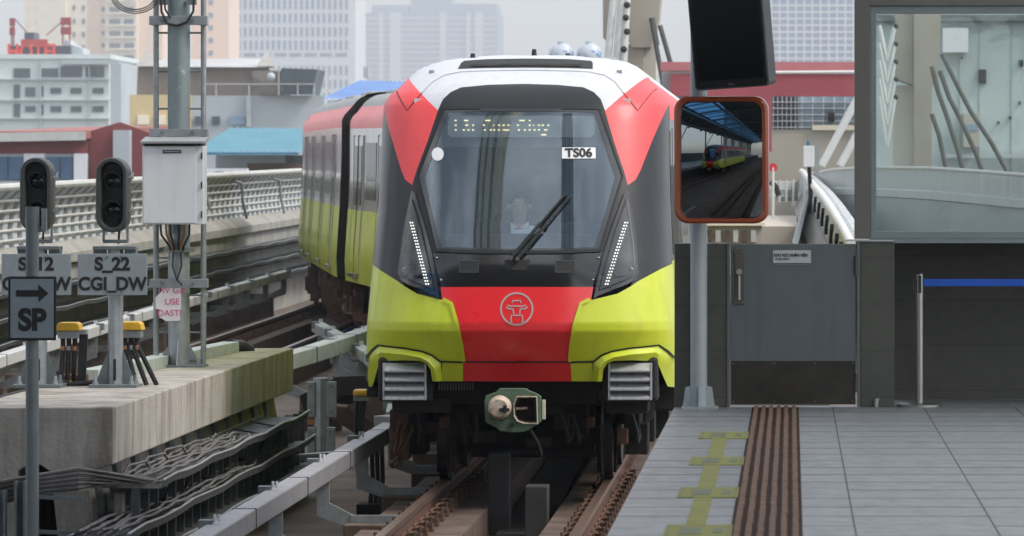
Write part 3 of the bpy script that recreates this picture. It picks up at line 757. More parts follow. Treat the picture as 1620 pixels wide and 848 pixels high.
        for dy in (-1.1, 1.1):
            for sgn in (-1, 1):
                w_ = MB(); w_.tube([T(sgn * .69, bc + dy, .41), T(sgn * .70, bc + dy, .41), T(sgn * .72, bc + dy, .41), T(sgn * .80, bc + dy, .41)], [.435, .435, .41, .405], 32)
                w_.build('wheel', M['wheel'], bg_, smooth=True)
            MB().tube([T(-.69, bc + dy, .41), T(.69, bc + dy, .41)], .08, 12).build('axle', M['underdark'], bg_)
        sh = MB()
        for sgn in (-1,):
            sh.bar(T(sgn * 1.12, bc - .9, .42), T(sgn * 1.12, bc + .2, .42), .12, .34).bar(T(sgn * 1.3, bc - .7, .44), T(sgn * 1.1, bc - .7, .44), .3, .07)
        sh.build('current_collector', M['rust'], bg_, bevel=.01)
    # underfloor boxes
    rnd = random.Random(int(x * 100) + 5)
    yy = 5.4 if first else 4.8
    while yy < Ln - 5:
        ln = rnd.uniform(.7, 1.6)
        MB().bar(T(rnd.uniform(-.05, .05), yy, .62), T(0, yy + ln, .62), 2.5, rnd.uniform(.3, .5)).build('equipment_box', M['rust'] if not first and rnd.random() < .6 else M['underdark'], body, bevel=.02)
        yy += ln + .2
    if not first:
        for k in range(46):
            ly = rnd.uniform(.3, Ln - .5); p = T(rnd.choice((-1.2, -1.1, -1.28)), ly, rnd.uniform(.25, .85)); s_ = rnd.uniform(.05, .16)
            MB().bar(p, p + Vector((0, 0, -rnd.uniform(.1, .35))), s_, s_).build('underfloor_box', M['rust'], body)
    return body
M['wheel'] = mat('dark_wheel_steel', (.035, .033, .032), .35, .6, var=.2)
carriage(XC, YF, 0, 0.0, 19.0, True)
h2 = R(11.6)
carriage(XC - .15, 61.4, .16, h2, 16.6, False, .0085)
x3 = XC - .15 - 16.9 * math.sin(h2); y3 = 61.4 + 16.9 * math.cos(h2)
carriage(x3 - .08, y3, .33, R(8.0), 17.5, False, .0065)
for yy_, hw_, zlo in ((44.35, .60, .22), (45.2, .62, .12), (46.6, .62, .10), (48.0, 1.2, .15)):
    MB().bb(XC - hw_, XC + hw_, yy_, yy_ + .12, zlo, .95).build('underframe_light_block', M['underdark'], train, bevel=.01)  # dark plates added behind the wheels to block light under the train
# underframe of the nose
uf = MB()
def bx(px0, px1, py0, py1, Y0_, Y1_, m='underdark'):
    a, b_ = P(px0, py0, Y0_), P(px1, py1, Y0_); return uf.bb(a.x, b_.x, Y0_, Y1_, b_.z, a.z)
bx(690, 945, 603, 640, 42.55, 44.0)
unf = uf.build('nose_underframe', M['underdark'], train, bevel=.01)
for args, mk in (((620, 712, 630, 653, 42.5, 43.2), 'undergrey'), ((958, 1025, 632, 654, 42.5, 43.2), 'undergrey'), ((745, 890, 640, 656, 42.9, 43.6), 'undergrey'),
                 ((712, 745, 640, 690, 43.2, 43.6), 'underdark'), ((895, 930, 640, 690, 43.2, 43.6), 'underdark'), ((580, 600, 612, 628, 42.9, 43.6), 'undergrey'), ((877, 900, 654, 680, 43.0, 43.3), 'undergrey')):
    uf = MB(); bx(*args); uf.build('underframe_box', M[mk], train, bevel=.012)
for sgn in (-1, 1):
    MB().bar((XC + sgn * .35, 42.9, .95), (XC + sgn * .80, 42.9, 1.02 - .0), .10, .14).bar((XC + sgn * .30, 43.0, .72), (XC + sgn * .75, 43.0, .95), .06, .12).build('underframe_brace', M['undergrey'], train)
    b = MB()
    MB().bb(XC + sgn * .74 - .09, XC + sgn * .74 + .09, 43.7, 43.8, .07, .5).build('life_guard', M['rust'] if sgn < 0 else M['underdark'], train, bevel=.01)
g = MB()
for k in range(13):
    a = P(694 + k * 4.4, 606, 42.3); g.bb(a.x, a.x + .008, 42.3, 42.36, a.z - .065, a.z)
g.build('underframe_grille', mat('grille_dust', (.16, .14, .11), .8), train)
# rusty collector shoe hanging beside the left wheel, with its cables
p = P(633, 690, 43.6)
sh = MB().bb(p.x - .08, p.x + .10, 43.4, 43.75, .20, .66).bb(p.x - .02, p.x + .35, 43.6, 43.9, .42, .54).build('collector_shoe', M['rust'], train, bevel=.015)
for k in range(3):
    MB().tube(wob(P(640 + k * 6, 668, 43.3), P(618 + k * 9, 738, 43.3), 8, .06, k + 2), .018, 7).build('shoe_cable', M['rust'], sh, smooth=True)
# coupler
def cp(cx_, cy_, Y): return P(740 + cx_ / 7.706, 590 + cy_ / 7.706, Y)
M['cgreen'] = mat('green_coupler_paint', (.10, .17, .10), .65, var=.2, scale=10, col2=(.05, .08, .05), bump=.2)
M['cream'] = mat('chipped_cream_primer', (.50, .42, .33), .6, var=0, col2=(.22, .13, .08), scale=14, contrast=(.35, .55), bump=.4)
M['pocket'] = mat('greasy_pocket', (.10, .085, .075), .5, var=.3, scale=12, col2=(.02, .018, .016))
YC = 41.75
poly = [(385, 190), (710, 190), (745, 220), (830, 250), (890, 290), (893, 600), (770, 680), (700, 715), (560, 728), (400, 710), (340, 665), (215, 600), (205, 350), (215, 280), (345, 235)]
hole = [(600, 290), (840, 290), (850, 620), (690, 618), (600, 590), (562, 520), (560, 380)]
cg = MB()
# flange with a real pocket: top, bottom and side pieces around the hole
fl = [cp(a, b_, YC) for a, b_ in poly]; hl = [cp(a, b_, YC) for a, b_ in hole]
bm = bmesh.new()
ov = [bm.verts.new(v) for v in fl]; iv = [bm.verts.new(v) for v in hl]
oe = [bm.edges.new((ov[i], ov[(i + 1) % len(ov)])) for i in range(len(ov))]; ie = [bm.edges.new((iv[i], iv[(i + 1) % len(iv)])) for i in range(len(iv))]
bmesh.ops.triangle_fill(bm, edges=oe + ie, use_beauty=True)
for f in [f for f in bm.faces if all(v in iv for v in f.verts)]: bm.faces.remove(f)
r_ = bmesh.ops.extrude_face_region(bm, geom=bm.faces[:])
for v in [e for e in r_['geom'] if isinstance(e, bmesh.types.BMVert)]: v.co.y += .10
bmesh.ops.recalc_face_normals(bm, faces=bm.faces[:])
vs = [tuple(v.co) for v in bm.verts]; bm.verts.index_update(); fs = [tuple(v.index for v in f.verts) for f in bm.faces]; bm.free()
cg.add(vs, fs)
coup = cg.build('coupler', M['cgreen'], train, bevel=.006)
c0 = cp(392, 418, YC); rr = 146 / 7.706 * YC / F
MB().tube([c0 + Vector((0, -.0, 0)), c0 + Vector((0, -.10, 0)), c0 + Vector((0, -.16, 0)), c0 + Vector((.0, -.165, 0))], [rr, rr * .95, rr * .72, .01], 28).build('coupling_cone', M['cream'], coup, smooth=True)
MB().box(c0 + Vector((.05, -.17, -.015)), (.085, .03, .03)).box(c0 + Vector((.055, -.175, -.01)), (.028, .03, .07)).build('coupling_hook', M['gap'], coup, bevel=.004)
b = MB(); k = len(hl); cc = cp(700, 460, YC)
rows = []
for t, sc_ in ((0, 1.05), (-.015, 1.02), (-.015, .97), (.06, .90), (.26, .50)):
    rows.append([(cc.x + (v.x - cc.x) * sc_, YC + t, cc.z + (v.z - cc.z) * sc_) for v in hl + hl[:1]])
b.grid(rows[:4]).build('pocket_rim', M['cream'], coup)
b = MB().grid(rows[3:]); b.add(rows[4][:-1], [tuple(range(k))]); b.build('coupler_pocket', M['pocket'], coup)
a0 = cp(903, 330, YC); a1 = cp(945, 568, YC); MB().bb(a0.x, a1.x, YC + .01, YC + .06, a1.z, a0.z).build('coupler_tab', mat('ivory_tab', (.62, .55, .45), .6), coup, bevel=.004)
a0 = cp(545, 630, YC); MB().tube([a0, a0 + Vector((0, -.03, 0))], .022, 12).build('coupler_bolt', M['gap'], coup)
a0 = cp(640, 437, YC); MB().bar(a0 + Vector((-.04, .05, 0)), a0 + Vector((.06, .05, .004)), .02, .02).build('locking_bar', M['cream'], coup)
MB().bar(P(815, 648, YC + .1), P(818, 640, YC + 1.3), .2, .2).build('coupler_shank', M['underdark'], coup)
MB().tube([cp(760, 690, YC + .12), cp(860, 860, YC + .2), cp(900, 1010, YC + .3)], .014, 8).build('coupler_hose', M['undergrey'], coup, smooth=True)
for px0, px1, dep in ((752, 742, .9), (886, 905, .9), (905, 918, 1.0), (728, 735, 1.1), (662, 655, 1.3), (1000, 1010, 1.3)):
    a0 = P(px0, 655, 42 + dep); a1 = P((px0 + px1) / 2 + 4, 700, 42 + dep); a2 = P(px1, 672, 42.3 + dep)
    MB().tube([a0, a0.lerp(a1, .5) + Vector((.02, 0, -.02)), a1, a1.lerp(a2, .5) + Vector((.015, .05, -.02)), a2], .016, 7).build('brake_hose', M['rubber'], train, smooth=True)
for px, py, w_, h_, mt in ((770, 690, .16, .10, 'undergrey'), (852, 700, .22, .08, 'undergrey'), (705, 668, .10, .10, 'rust'), (930, 668, .12, .09, 'rust'), (985, 690, .10, .14, 'rust'), (815, 716, .5, .05, 'underdark')):
    c = P(px, py, 43.3); MB().box(c, (w_, .2, h_)).build('underframe_box', M[mt], train, bevel=.01)

# ---------------------------------------------------------------- the driver
M['skin'] = mat('skin', (.50, .33, .25), .55, var=.05, scale=10); M['hair'] = mat('black_hair', (.02, .018, .016), .6); M['shirt'] = mat('white_shirt', (.90, .92, .95), .8, var=.02)
hp = P(822, 329, YF + 1.05)
def skin_body(name, joints, edges, m, loc):
    me = bpy.data.meshes.new(name); me.from_pydata([tuple(Vector(j[:3])) for j in joints], edges, [])
    o = bpy.data.objects.new(name, me); COL.objects.link(o)
    md = o.modifiers.new('skin', 'SKIN'); md.use_smooth_shade = True
    for i, j in enumerate(joints):
        v = me.skin_vertices[0].data[i]; v.radius = (j[3], j[4] if len(j) > 4 else j[3]); v.use_root = (i == 0)
    sb = o.modifiers.new('sub', 'SUBSURF'); sb.levels = 2; sb.render_levels = 2
    me.materials.append(m); o.location = loc
    bpy.context.view_layer.update()
    dm = bpy.data.meshes.new_from_object(o.evaluated_get(bpy.context.evaluated_depsgraph_get()))
    o.modifiers.clear(); o.data = dm; dm.name = name
    ORG[o.name] = Vector(loc)
    return o
J = [(0, 0, -.78, .16, .13), (0, 0, -.55, .15, .12), (0, 0, -.32, .17, .12), (0, 0, -.22, .10, .09), (0, -.005, -.14, .055), (0, -.02, -.05, .075, .08), (0, -.02, .05, .082, .095), (0, -.01, .09, .07, .08),
     (-.17, 0, -.25, .065), (-.26, -.02, -.45, .05), (-.2, -.26, -.55, .04), (-.15, -.40, -.53, .035), (.17, 0, -.25, .065), (.26, -.02, -.45, .05), (.2, -.26, -.55, .04), (.15, -.40, -.53, .035),
     (-.1, -.38, -.84, .08), (.1, -.38, -.84, .08), (-.1, -.42, -1.16, .05), (.1, -.42, -1.16, .05)]
E_ = [(0, 1), (1, 2), (2, 3), (3, 4), (4, 5), (5, 6), (6, 7), (3, 8), (8, 9), (9, 10), (10, 11), (3, 12), (12, 13), (13, 14), (14, 15), (0, 16), (0, 17), (16, 18), (17, 19)]
per = skin_body('person', J, E_, M['skin'], hp)
tag(per, 'train driver in a white shirt seated behind the windscreen, dark hair, looking ahead', 'person')
sh = skin_body('shirt', [(0, 0, -.78, .175, .145), (0, 0, -.55, .165, .135), (0, 0, -.32, .185, .135), (0, 0, -.21, .10, .09), (-.175, 0, -.25, .08), (-.265, -.02, -.44, .066), (.175, 0, -.25, .08), (.265, -.02, -.44, .066)],
               [(0, 1), (1, 2), (2, 3), (3, 4), (4, 5), (3, 6), (6, 7)], M['shirt'], (0, 0, 0)); sh.parent = per
for s_ in (-1, 1): 
    o = MB().prism([(hp.x + s_ * .01, hp.y - .075, hp.z - .18), (hp.x + s_ * .085, hp.y - .06, hp.z - .12), (hp.x + s_ * .09, hp.y - .07, hp.z - .2)], (0, -.02, 0)).build('collar', M['shirt'], per)
    MB().sphere(hp + Vector((s_ * .032, -.090, .018)), .008, 8, 6).build('eye', M['hair'], per, smooth=True)
    MB().sphere(hp + Vector((s_ * .088, 0, .01)), .022, 8, 6, 1.4).build('ear', M['skin'], per, smooth=True)
MB().sphere(hp + Vector((0, -.098, -.01)), .013, 8, 6, 1.6).build('nose', M['skin'], per, smooth=True)
MB().box(hp + Vector((0, -.092, -.055)), (.05, .01, .009)).build('mouth', mat('lips', (.25, .09, .08), .5), per, bevel=.003)
hb = MB(); 
rows = []
for i in range(7):
    t = (math.pi * .5) * i / 6
    rows.append([hp + Vector((.101 * math.sin(t) * math.cos(a), .014 + .108 * math.sin(t) * math.sin(a), .046 + .108 * math.cos(t) - (.05 * max(0, math.sin(a)) * (i / 6)))) for a in [2 * math.pi * j / 20 for j in range(21)]])
hb.grid(rows).build('hair', M['hair'], per, smooth=True)
seat = thing('driver_seat', hp + Vector((0, .2, -1.0)), 'dark high-backed seat behind the driver in the train cab', 'seat')
MB().bb(hp.x - .24, hp.x + .24, hp.y + .16, hp.y + .26, hp.z - .85, hp.z - .05).build('backrest', M['dash'], seat, bevel=.04)
MB().bb(hp.x - .24, hp.x + .24, hp.y - .35, hp.y + .16, hp.z - 1.0, hp.z - .90).build('seat_cushion', M['dash'], seat, bevel=.03)
MB().tube([(hp.x, hp.y, hp.z - 1.0), (hp.x, hp.y, 1.1)], .05, 10).build('seat_post', M['underdark'], seat)
# ================================================================ concrete walkway block between the tracks
FY = 36.0
def blk(px, py): return P(px, py, FY)
front = [blk(-60, 645), blk(180, 644), blk(179, 735), blk(137, 747), blk(145, 790), blk(154, 930), blk(98, 930), blk(90, 840), blk(80, 747), blk(64, 736), blk(42, 737), blk(28, 746), blk(24, 850), blk(20, 930), blk(-60, 930)]
bm = bmesh.new(); vs = [bm.verts.new(v) for v in front]; f = bm.faces.new(vs); bm.normal_update(); bmesh.ops.triangulate(bm, faces=[f])
r_ = bmesh.ops.extrude_face_region(bm, geom=bm.faces[:])
for v in [e for e in r_['geom'] if isinstance(e, bmesh.types.BMVert)]: v.co.y += 13.0
bm.verts.index_update(); b = MB().add([tuple(v.co) for v in bm.verts], [tuple(v.index for v in f.verts) for f in bm.faces]); bm.free()
walk = thing('walkway_beam', (-5.9, 36, -.45), 'long stained concrete walkway beam between the tracks, green with algae at its far end', 'concrete beam')
b.build('beam', M['conc_green'], walk, bevel=.012)
ZT = P(0, 645, FY).z                                                # top of the block
MB().bb(-6.35, -6.30, 36.002, 48.9, ZT, ZT + .003).build('joint', M['gap'], walk)
b = MB().box((P(383, 591, 44.9).x + .012, 45.0, P(383, 591, 44.9).z), (.012, .42, .16)).build('reflector_plate', M['orange'], walk, bevel=.003)
for k in range(12):
    y = 36.35 + k * 1.06
    MB().bar((-5.36, y, .56), (-5.30, y, -.44), .10, .26, up=(0, 1, 0)).build('rack_post', M['galv_dark'], walk)
# ---- cable racks
M['tray_dark'] = mat('dark_tray_steel', (.085, .09, .088), .5, .3, var=.2, scale=6)
def tray(label, x0, x1, z, y0, y1, n=14, m='galv_dark', gr=False, amp=.006, name='cable_tray'):
    t = thing(name, (x1, y0, z + (grade(y0) if gr else 0)), label, 'cable tray', 'cable trays')
    rows = []; lip = []
    for i in range(n + 1):
        y = y0 + (y1 - y0) * i / n; g = grade(y) if gr else 0; w_ = amp * math.sin(i * 1.9) * 2
        rows.append([(x0, y, z + .03 + g), (x0 + .005, y, z + g), (x1, y, z + g + w_), (x1 + .01, y, z + .055 + g + w_)])
    MB().grid(rows).build('tray_bed', M['tray_dark'], t)
    for e in ((x1 + .01, .06),):
        MB().tube([(e[0], y0 + (y1 - y0) * i / n, z + e[1] + (grade(y0 + (y1 - y0) * i / n) if gr else 0) + amp * math.sin(i * 1.9) * 2) for i in range(n + 1)], .010, 6).build('tray_edge', M['galv'], t)
    for e in ((x0, .03),):
        MB().tube([(e[0], y0 + (y1 - y0) * i / n, z + e[1] + (grade(y0 + (y1 - y0) * i / n) if gr else 0)) for i in range(n + 1)], .007, 6).build('tray_edge', M['galv_dark'], t)
    arm = None; y = y0 + .4
    while y < y1:
        g = grade(y) if gr else 0
        MB().prism([(x0, y, z + g - .01), (x1, y, z + g - .01), (x0, y, z + g - .12)], (0, .04, 0)).build('tray_arm', M['galv_dark'], t)
        y += 1.06
    return t
z1, z2, z3 = .42, .15, -.10
tray('uppermost cable tray bracketed on the side of the walkway beam, carrying many grey cables', -5.22, -4.77, z1, 35.9, 46.8)
tray('middle cable tray on the side of the walkway beam, cables fanning over it', -5.22, -4.77, z2, 34.0, 47.4)
tray('lowest, emptier cable tray on the side of the walkway beam', -5.22, -4.77, z3, 33.0, 48.0)
def cable(pts, r, m, label, grp, seed=None):
    o = MB().tube(pts, r, 6).build('cable', m, smooth=True); return tag(o, label, 'cable', grp)
for lv, (zz, ya, yb, lab) in enumerate(((z1, 36.0, 42.6, 'grey cable in the bundle lying on the uppermost tray of the walkway beam'), (z2, 34.2, 43.2, 'grey cable in the bundle lying on the middle tray of the walkway beam'))):
    for k in range(16):
        x = -5.18 + k * .025; pts = []
        nn = 30; ye = yb - (k % 4) * .5
        for i in range(nn + 1):
            y = ya + (ye - ya) * i / nn
            q = noise.noise_vector(Vector((y * .9, k * 3.1 + lv * 9, 0)))
            pts.append((x + .05 * q.x, y, zz + .03 + .022 * (k % 3) + .022 * q.z + .006 * math.sin(y * 7 + k * 1.7)))
        pts.append((x - .03, ye + .3, zz + .05)); pts.append((x - .06, ye + .6, zz + .02))
        if lv == 0:                               # the bundle swings left across the face of the beam
            pre = [(-6.7, 35.7 - .02 * k, .10 + .020 * k), (-6.3, 35.62, .17 + .02 * k + .02 * math.sin(k)), (-5.9, 35.55 - .01 * k, .33 + .012 * k), (-5.65, 35.5, .40 + .01 * k), (-5.35, 35.55, .42 + .012 * k)]
            pts = pre + pts
        cable(pts, (.007, .010, .0125)[k % 3], M['cable'] if k % 3 else M['cable_light'], lab, 'cables on the %s tray' % ('uppermost', 'middle')[lv])
for k, (a, c, lab) in enumerate((((500, 655), (545, 700), 'a'),)): pass
for k in range(7):                                # loops of slack cable between the trays
    y = 37.0 + k * 1.35; q = random.uniform(-.1, .1)
    cable([(-5.15, y, z1 + .05), (-4.86, y + .1, z1 - .02), (-4.92 + q * .3, y + .25, z1 - .18), (-5.1, y + .5, z2 + .1), (-5.2, y + .9, z2 + .05)], .011, M['rubber'], 'black slack cable looped between the upper and middle trays', 'slack cable loops')
for k in range(3):
    a = 36.9 + k * 1.1
    cable([(-5.2, a, z1 + .04), (-5.17, a + .05, z1 + .11), (-5.06, a + .25, z1 + .13), (-5.0, a + .2, z1 + .05)], .012, M['cable'], 'curled cable end standing up from the uppermost tray', 'curled cable ends')
for k in range(24):
    y = 35.9 + k * .53
    MB().bb(-5.0, -4.94, y, y + .06, -.44, z1).build('rack_post', M['tray_dark'], walk)
    MB().bb(-5.16, -5.10, y + .22, y + .40, -.44, z1 - .05).build('concrete_rib', M['conc'], walk)
# steel posts in front of the beam, bottom left
for x0, x1, yt in ((-12, 10, 776), (24, 42, 761)):
    a, c = P(x0, yt, 35.3), P(x1, 848, 35.3)
    t = MB().bb(a.x, a.x + .018, 35.25, 35.33, -.45, a.z).bb(a.x, c.x, 35.33, 35.342, -.45, a.z).bb(c.x - .018, c.x, 35.25, 35.33, -.45, a.z).build('cable_post', M['galv_dark'], bevel=.002)
    tag(t, 'short channel post under the cables, %s' % ('cut by the left frame edge' if x0 < 0 else 'just left of the dark arch in the beam'), 'post')
def ladder_rung_bar(a, c, w_, label):
    tag(MB().bar(a, c, .02, .03).build('tie_bar', M['galv_dark']), label, 'steel bar')
ladder_rung_bar(P(62, 786, 35.45), P(138, 791, 35.45), .02, 'thin dark steel bar spanning the arch of the concrete beam, under the cables')
ladder_rung_bar(P(62, 841, 35.45), P(150, 846, 35.45), .02, 'thin dark steel bar at the foot of the arch in the concrete beam')

# ================================================================ signals
def signal(base, l1, l2, label):
    t = thing('track_signal', base, label, 'signal', 'two-lamp track signals')
    x, y, z = base; V = lambda a, b_, c: (x + a, y + b_, z + c)
    MB().box(V(0, 0, .015), (.40, .36, .03)).build('base_plate', M['galv_dark'], t, bevel=.004)
    bo = MB()
    for a in (-.15, .15):
        b = MB()
        for d in (-.13, .13): b.tube([V(a, d, .0), V(a, d, .10)], .013, 8).tube([V(a, d, .03), V(a, d, .055)], .025, 6)
        b.build('anchor_bolt', M['galv'], t)
    for s_ in (-1, 1):
        MB().prism([V(s_ * .06, -.01, .03), V(s_ * .17, -.01, .03), V(s_ * .065, -.01, .30)], (0, .012, 0)).build('gusset', M['galv_dark'], t)
    p = MB(); w_ = .063
    p.tube([V(0, 0, .03), V(0, 0, 1.16)], w_, 8).build('post', M['galv'], t)
    MB().bb(x - .012, x + .012, y - .066, y - .058, z + .06, z + .24).build('cable_slot', M['gap'], t, bevel=.01)
    MB().box(V(0, 0, 1.165), (.36, .16, .03)).box(V(-.13, 0, 1.14), (.10, .10, .05)).box(V(.13, 0, 1.14), (.10, .10, .05)).build('cross_head', M['galv_dark'], t, bevel=.004)
    MB().box(V(0, 0, 1.22), (.20, .10, .03)).build('head_bracket', M['galv_dark'], t)
    b = MB()
    for s_ in (-1, 1): b.bar(V(s_ * .10, 0, 1.22), V(s_ * .10, 0, 1.36), .018, .03)
    b.build('head_bracket', M['galv'], t)
    MB().tube([V(.02, .02, 1.2), V(.03, .0, 1.3), V(.02, 0, 1.4)], .01, 6).build('signal_cable', M['rubber'], t)
    # sign
    s = MB().box(V(-.015, -.085, .945), (.58, .012, .345)).build('sign_plate', M['sign_grey'], t, bevel=.004)
    text('sign_lettering', l1, .150, M['sign_black'], s, V(-.015, -.0925, 1.028), off=.006)
    text('sign_lettering', l2, .150, M['sign_black'], s, V(-.015, -.0925, .862), off=.006, sx=.95)
    for a in (-.06, .06):
        for c in (1.09, .80): MB().tube([V(a, -.09, c), V(a, -.098, c)], .010, 8).build('rivet', M['galv_dark'], s)
    for c in (1.08, .82): MB().box(V(0, -.07, c), (.22, .03, .04)).build('sign_clamp', M['galv_dark'], t)
    # head: a stadium-shaped shell with a deep dark face
    hz, hr, hs = 1.608, .132, .18
    def stad(r, yy, hs_=hs):
        return [Vector(V(-.02 + r * math.cos(q), yy, hz + (hs_ if math.sin(q) >= 0 else -hs_) + r * math.sin(q))) for q in [math.pi * 2 * k / 40 + .0001 for k in range(40)]]
    def close(l): return l + l[:1]
    rows = [close(stad(.004, .16, .17)), close(stad(hr - .015, .16)), close(stad(hr, .13)), close(stad(hr, -.10)), close(stad(hr - .008, -.112)), close(stad(hr - .032, -.112)), close(stad(hr - .038, -.095)), close(stad(hr - .05, .02))]
    h = MB().grid(rows).build('signal_head', M['black_housing'], t, smooth=True)
    a = stad(hr - .05, .018); b = MB().add(a, [tuple(range(40))]); b.build('signal_face', M['black_plastic'], h)
    for c in (.115, -.125):
        pts = lambda r, yy, a0=0, a1=2 * math.pi, n=24: [Vector(V(-.02 + r * math.cos(a0 + (a1 - a0) * k / n), yy, hz + c + r * math.sin(a0 + (a1 - a0) * k / n))) for k in range(n + 1)]
        MB().grid([pts(.066, .015), pts(.070, -.02), pts(.062, -.022), pts(.060, .0)]).build('lens_ring', M['black_housing'], h, smooth=True)
        MB().grid([pts(.002, -.004), pts(.03, -.002), pts(.060, .006)]).build('lens', M['dark_lens'], h, smooth=True)
        MB().grid([pts(.074, .01, .15, 2.99, 16), pts(.078, -.10, .35, 2.8, 16), pts(.075, -.10, .35, 2.8, 16), pts(.070, .01, .15, 2.99, 16)]).build('hood', M['black_housing'], h, smooth=True)
    for c in (.14, -.14): MB().tube([V(.112, .0, hz + c), V(.150, .0, hz + c + .01)], .014, 8).bar(V(.135, -.02, hz + c - .02), V(.145, .02, hz + c + .045), .012, .01).build('hinge_clip', M['galv'], h)
    return t
sb = P(183, 613, 39.6); sb = (sb.x, sb.y, ZT)
signal(sb, 'S_22', 'CGI_DW', 'dark two-lamp signal on a grey post with the sign S_22 CGI_DW')
sb2 = P(63, 613, 39.6); signal((sb2.x, sb2.y, ZT), 'S_12', 'CGI_DW', 'dark two-lamp signal with the sign S_12, partly hidden behind the SP post')
# SP marker
a = P(51, 328, 33)
sp = thing('marker_post', (a.x, 33, -.45), 'grey round post with a black-framed SP arrow plate, nearest the camera at left', 'sign post')
MB().tube([(a.x, 33, -.45), (a.x, 33, a.z)], .046, 20).build('post', M['pole_grey'], sp, smooth=True)
MB().tube([(a.x, 33, a.z - .13), (a.x, 33, a.z + .004)], .049, 20).build('post_cap', M['pole_grey'], sp, smooth=True)
c = P(70, 348, 33.0); MB().box(c, (.035, .03, .16)).build('bracket', M['galv'], sp)
c = P(51, 488, 32.93); pl = MB().box(c, (.335, .012, .445)).build('sign_frame', M['sign_black'], sp, bevel=.012)
MB().box(c + Vector((0, -.008, 0)), (.300, .006, .410)).build('sign_plate', M['sign_grey'], pl, bevel=.002)
text('sign_lettering', 'SP', .205, M['sign_black'], pl, (c.x, c.y - .012, c.z - .085), off=.010, sx=.95)
ar = [(-.11, -.018), (.045, -.018), (.045, -.056), (.115, .005), (.045, .066), (.045, .028), (-.11, .028)]
MB().prism([(c.x + u, c.y - .0135, c.z + .10 + v) for u, v in ar], (0, .003, 0)).build('arrow', M['sign_black'], pl)
# ================================================================ ladder mast with the white cabinet
mb_ = P(283, 584, 44.0); mx, my = mb_.x, 44.0
mast = thing('antenna_mast', (mx, my, ZT), 'peeling galvanised mast with ladder rails each side, standing on the walkway beam', 'mast')
MB().box((mx, my, ZT + .012), (.50, .40, .024)).build('base_plate', M['galv_dark'], mast, bevel=.003)
zf = P(0, 395, 44).z
MB().tube([(mx, my, ZT), (mx, my, zf)], .100, 28).build('lower_mast', M['galv'], mast, smooth=True)
MB().tube([(mx, my, zf), (mx, my, 6.6)], .104, 28).build('upper_mast', M['peel'], mast, smooth=True)
MB().tube([(mx, my, zf - .02), (mx, my, zf + .02)], .145, 28).build('mast_flange', M['galv_dark'], mast)
for s_ in (-1, 1):
    MB().prism([(mx + s_ * .1, my, ZT + .024), (mx + s_ * .21, my, ZT + .024), (mx + s_ * .1, my, ZT + .20)], (0, .012, 0)).build('gusset', M['galv'], mast)
    xr_ = P(247 if s_ < 0 else 322, 0, my).x
    MB().tube([(xr_, my, ZT), (xr_, my, 6.6)], .026, 12).build('ladder_rail', M['galv' ], mast, smooth=True)
    MB().tube([(mx + s_ * .19, my - .1, ZT + .02), (mx + s_ * .19, my - .1, ZT + .09)], .016, 8).build('anchor_bolt', M['galv'], mast)
MB().prism([(mx, my - .1, ZT + .024), (mx, my - .2, ZT + .024), (mx, my - .1, ZT + .25)], (.012, 0, 0)).build('gusset', M['galv'], mast)
xl_, xr_ = P(247, 0, my).x, P(322, 0, my).x
for py in (-70, -9, 52, 113, 172, 408, 467, 526, 570):
    z = P(0, py, my).z; MB().tube([(xl_, my + .0, z), (xr_, my, z)], .009, 8).build('rung', M['galv_dark'], mast)
for py, h in ((33, .085), (210, .07), (448, .08)):
    z = P(0, py, my).z; cl = MB().bb(xl_ - .05, xr_ + .05, my - .118, my - .106, z - h / 2, z + h / 2).bb(xl_ - .045, xl_ + .04, my - .106, my + .03, z - h / 2, z + h / 2).bb(xr_ - .04, xr_ + .045, my - .106, my + .03, z - h / 2, z + h / 2).build('clamp_band', M['galv'], mast, bevel=.003)
    for s_ in (-.14, .14): MB().tube([(mx + s_, my - .118, z), (mx + s_, my - .135, z)], .018, 8).build('bolt', M['galv_dark'], cl)
# cable loops above
z = P(0, 36, my).z
cb = MB().tube([(mx - .15, my - .12, z + .25), (mx - .145, my - .13, z + .1), (mx - .09, my - .14, z - .01), (mx, my - .14, z - .03), (mx + .09, my - .14, z), (mx + .15, my - .13, z + .1), (mx + .155, my - .12, z + .25)], .011, 8).build('mast_cable', M['rubber'], mast, smooth=True)
MB().tube([(mx - .12, my - .12, z + .25), (mx - .11, my - .13, z + .12), (mx - .06, my - .13, z + .04)], .009, 8).build('mast_cable', M['rubber'], mast, smooth=True)
z4 = P(0, 4, my).z; MB().box((mx - .13, my - .1, z4 + .0), (.09, .05, .05)).box((mx + .13, my - .1, z4), (.09, .05, .05)).build('bracket', M['galv_dark'], mast)
for k in range(3):
    r0 = .20 + .015 * k; c = P(214, -14, my - .1); c.z += 0
    MB().tube([c + Vector((r0 * math.cos(q) , 0, (.17 + .008 * k) * math.sin(q) - .01 * k)) for q in [math.pi + math.pi * i / 14 for i in range(15)]], .006, 6).build('mast_cable', M['rubber'], mast, smooth=True)
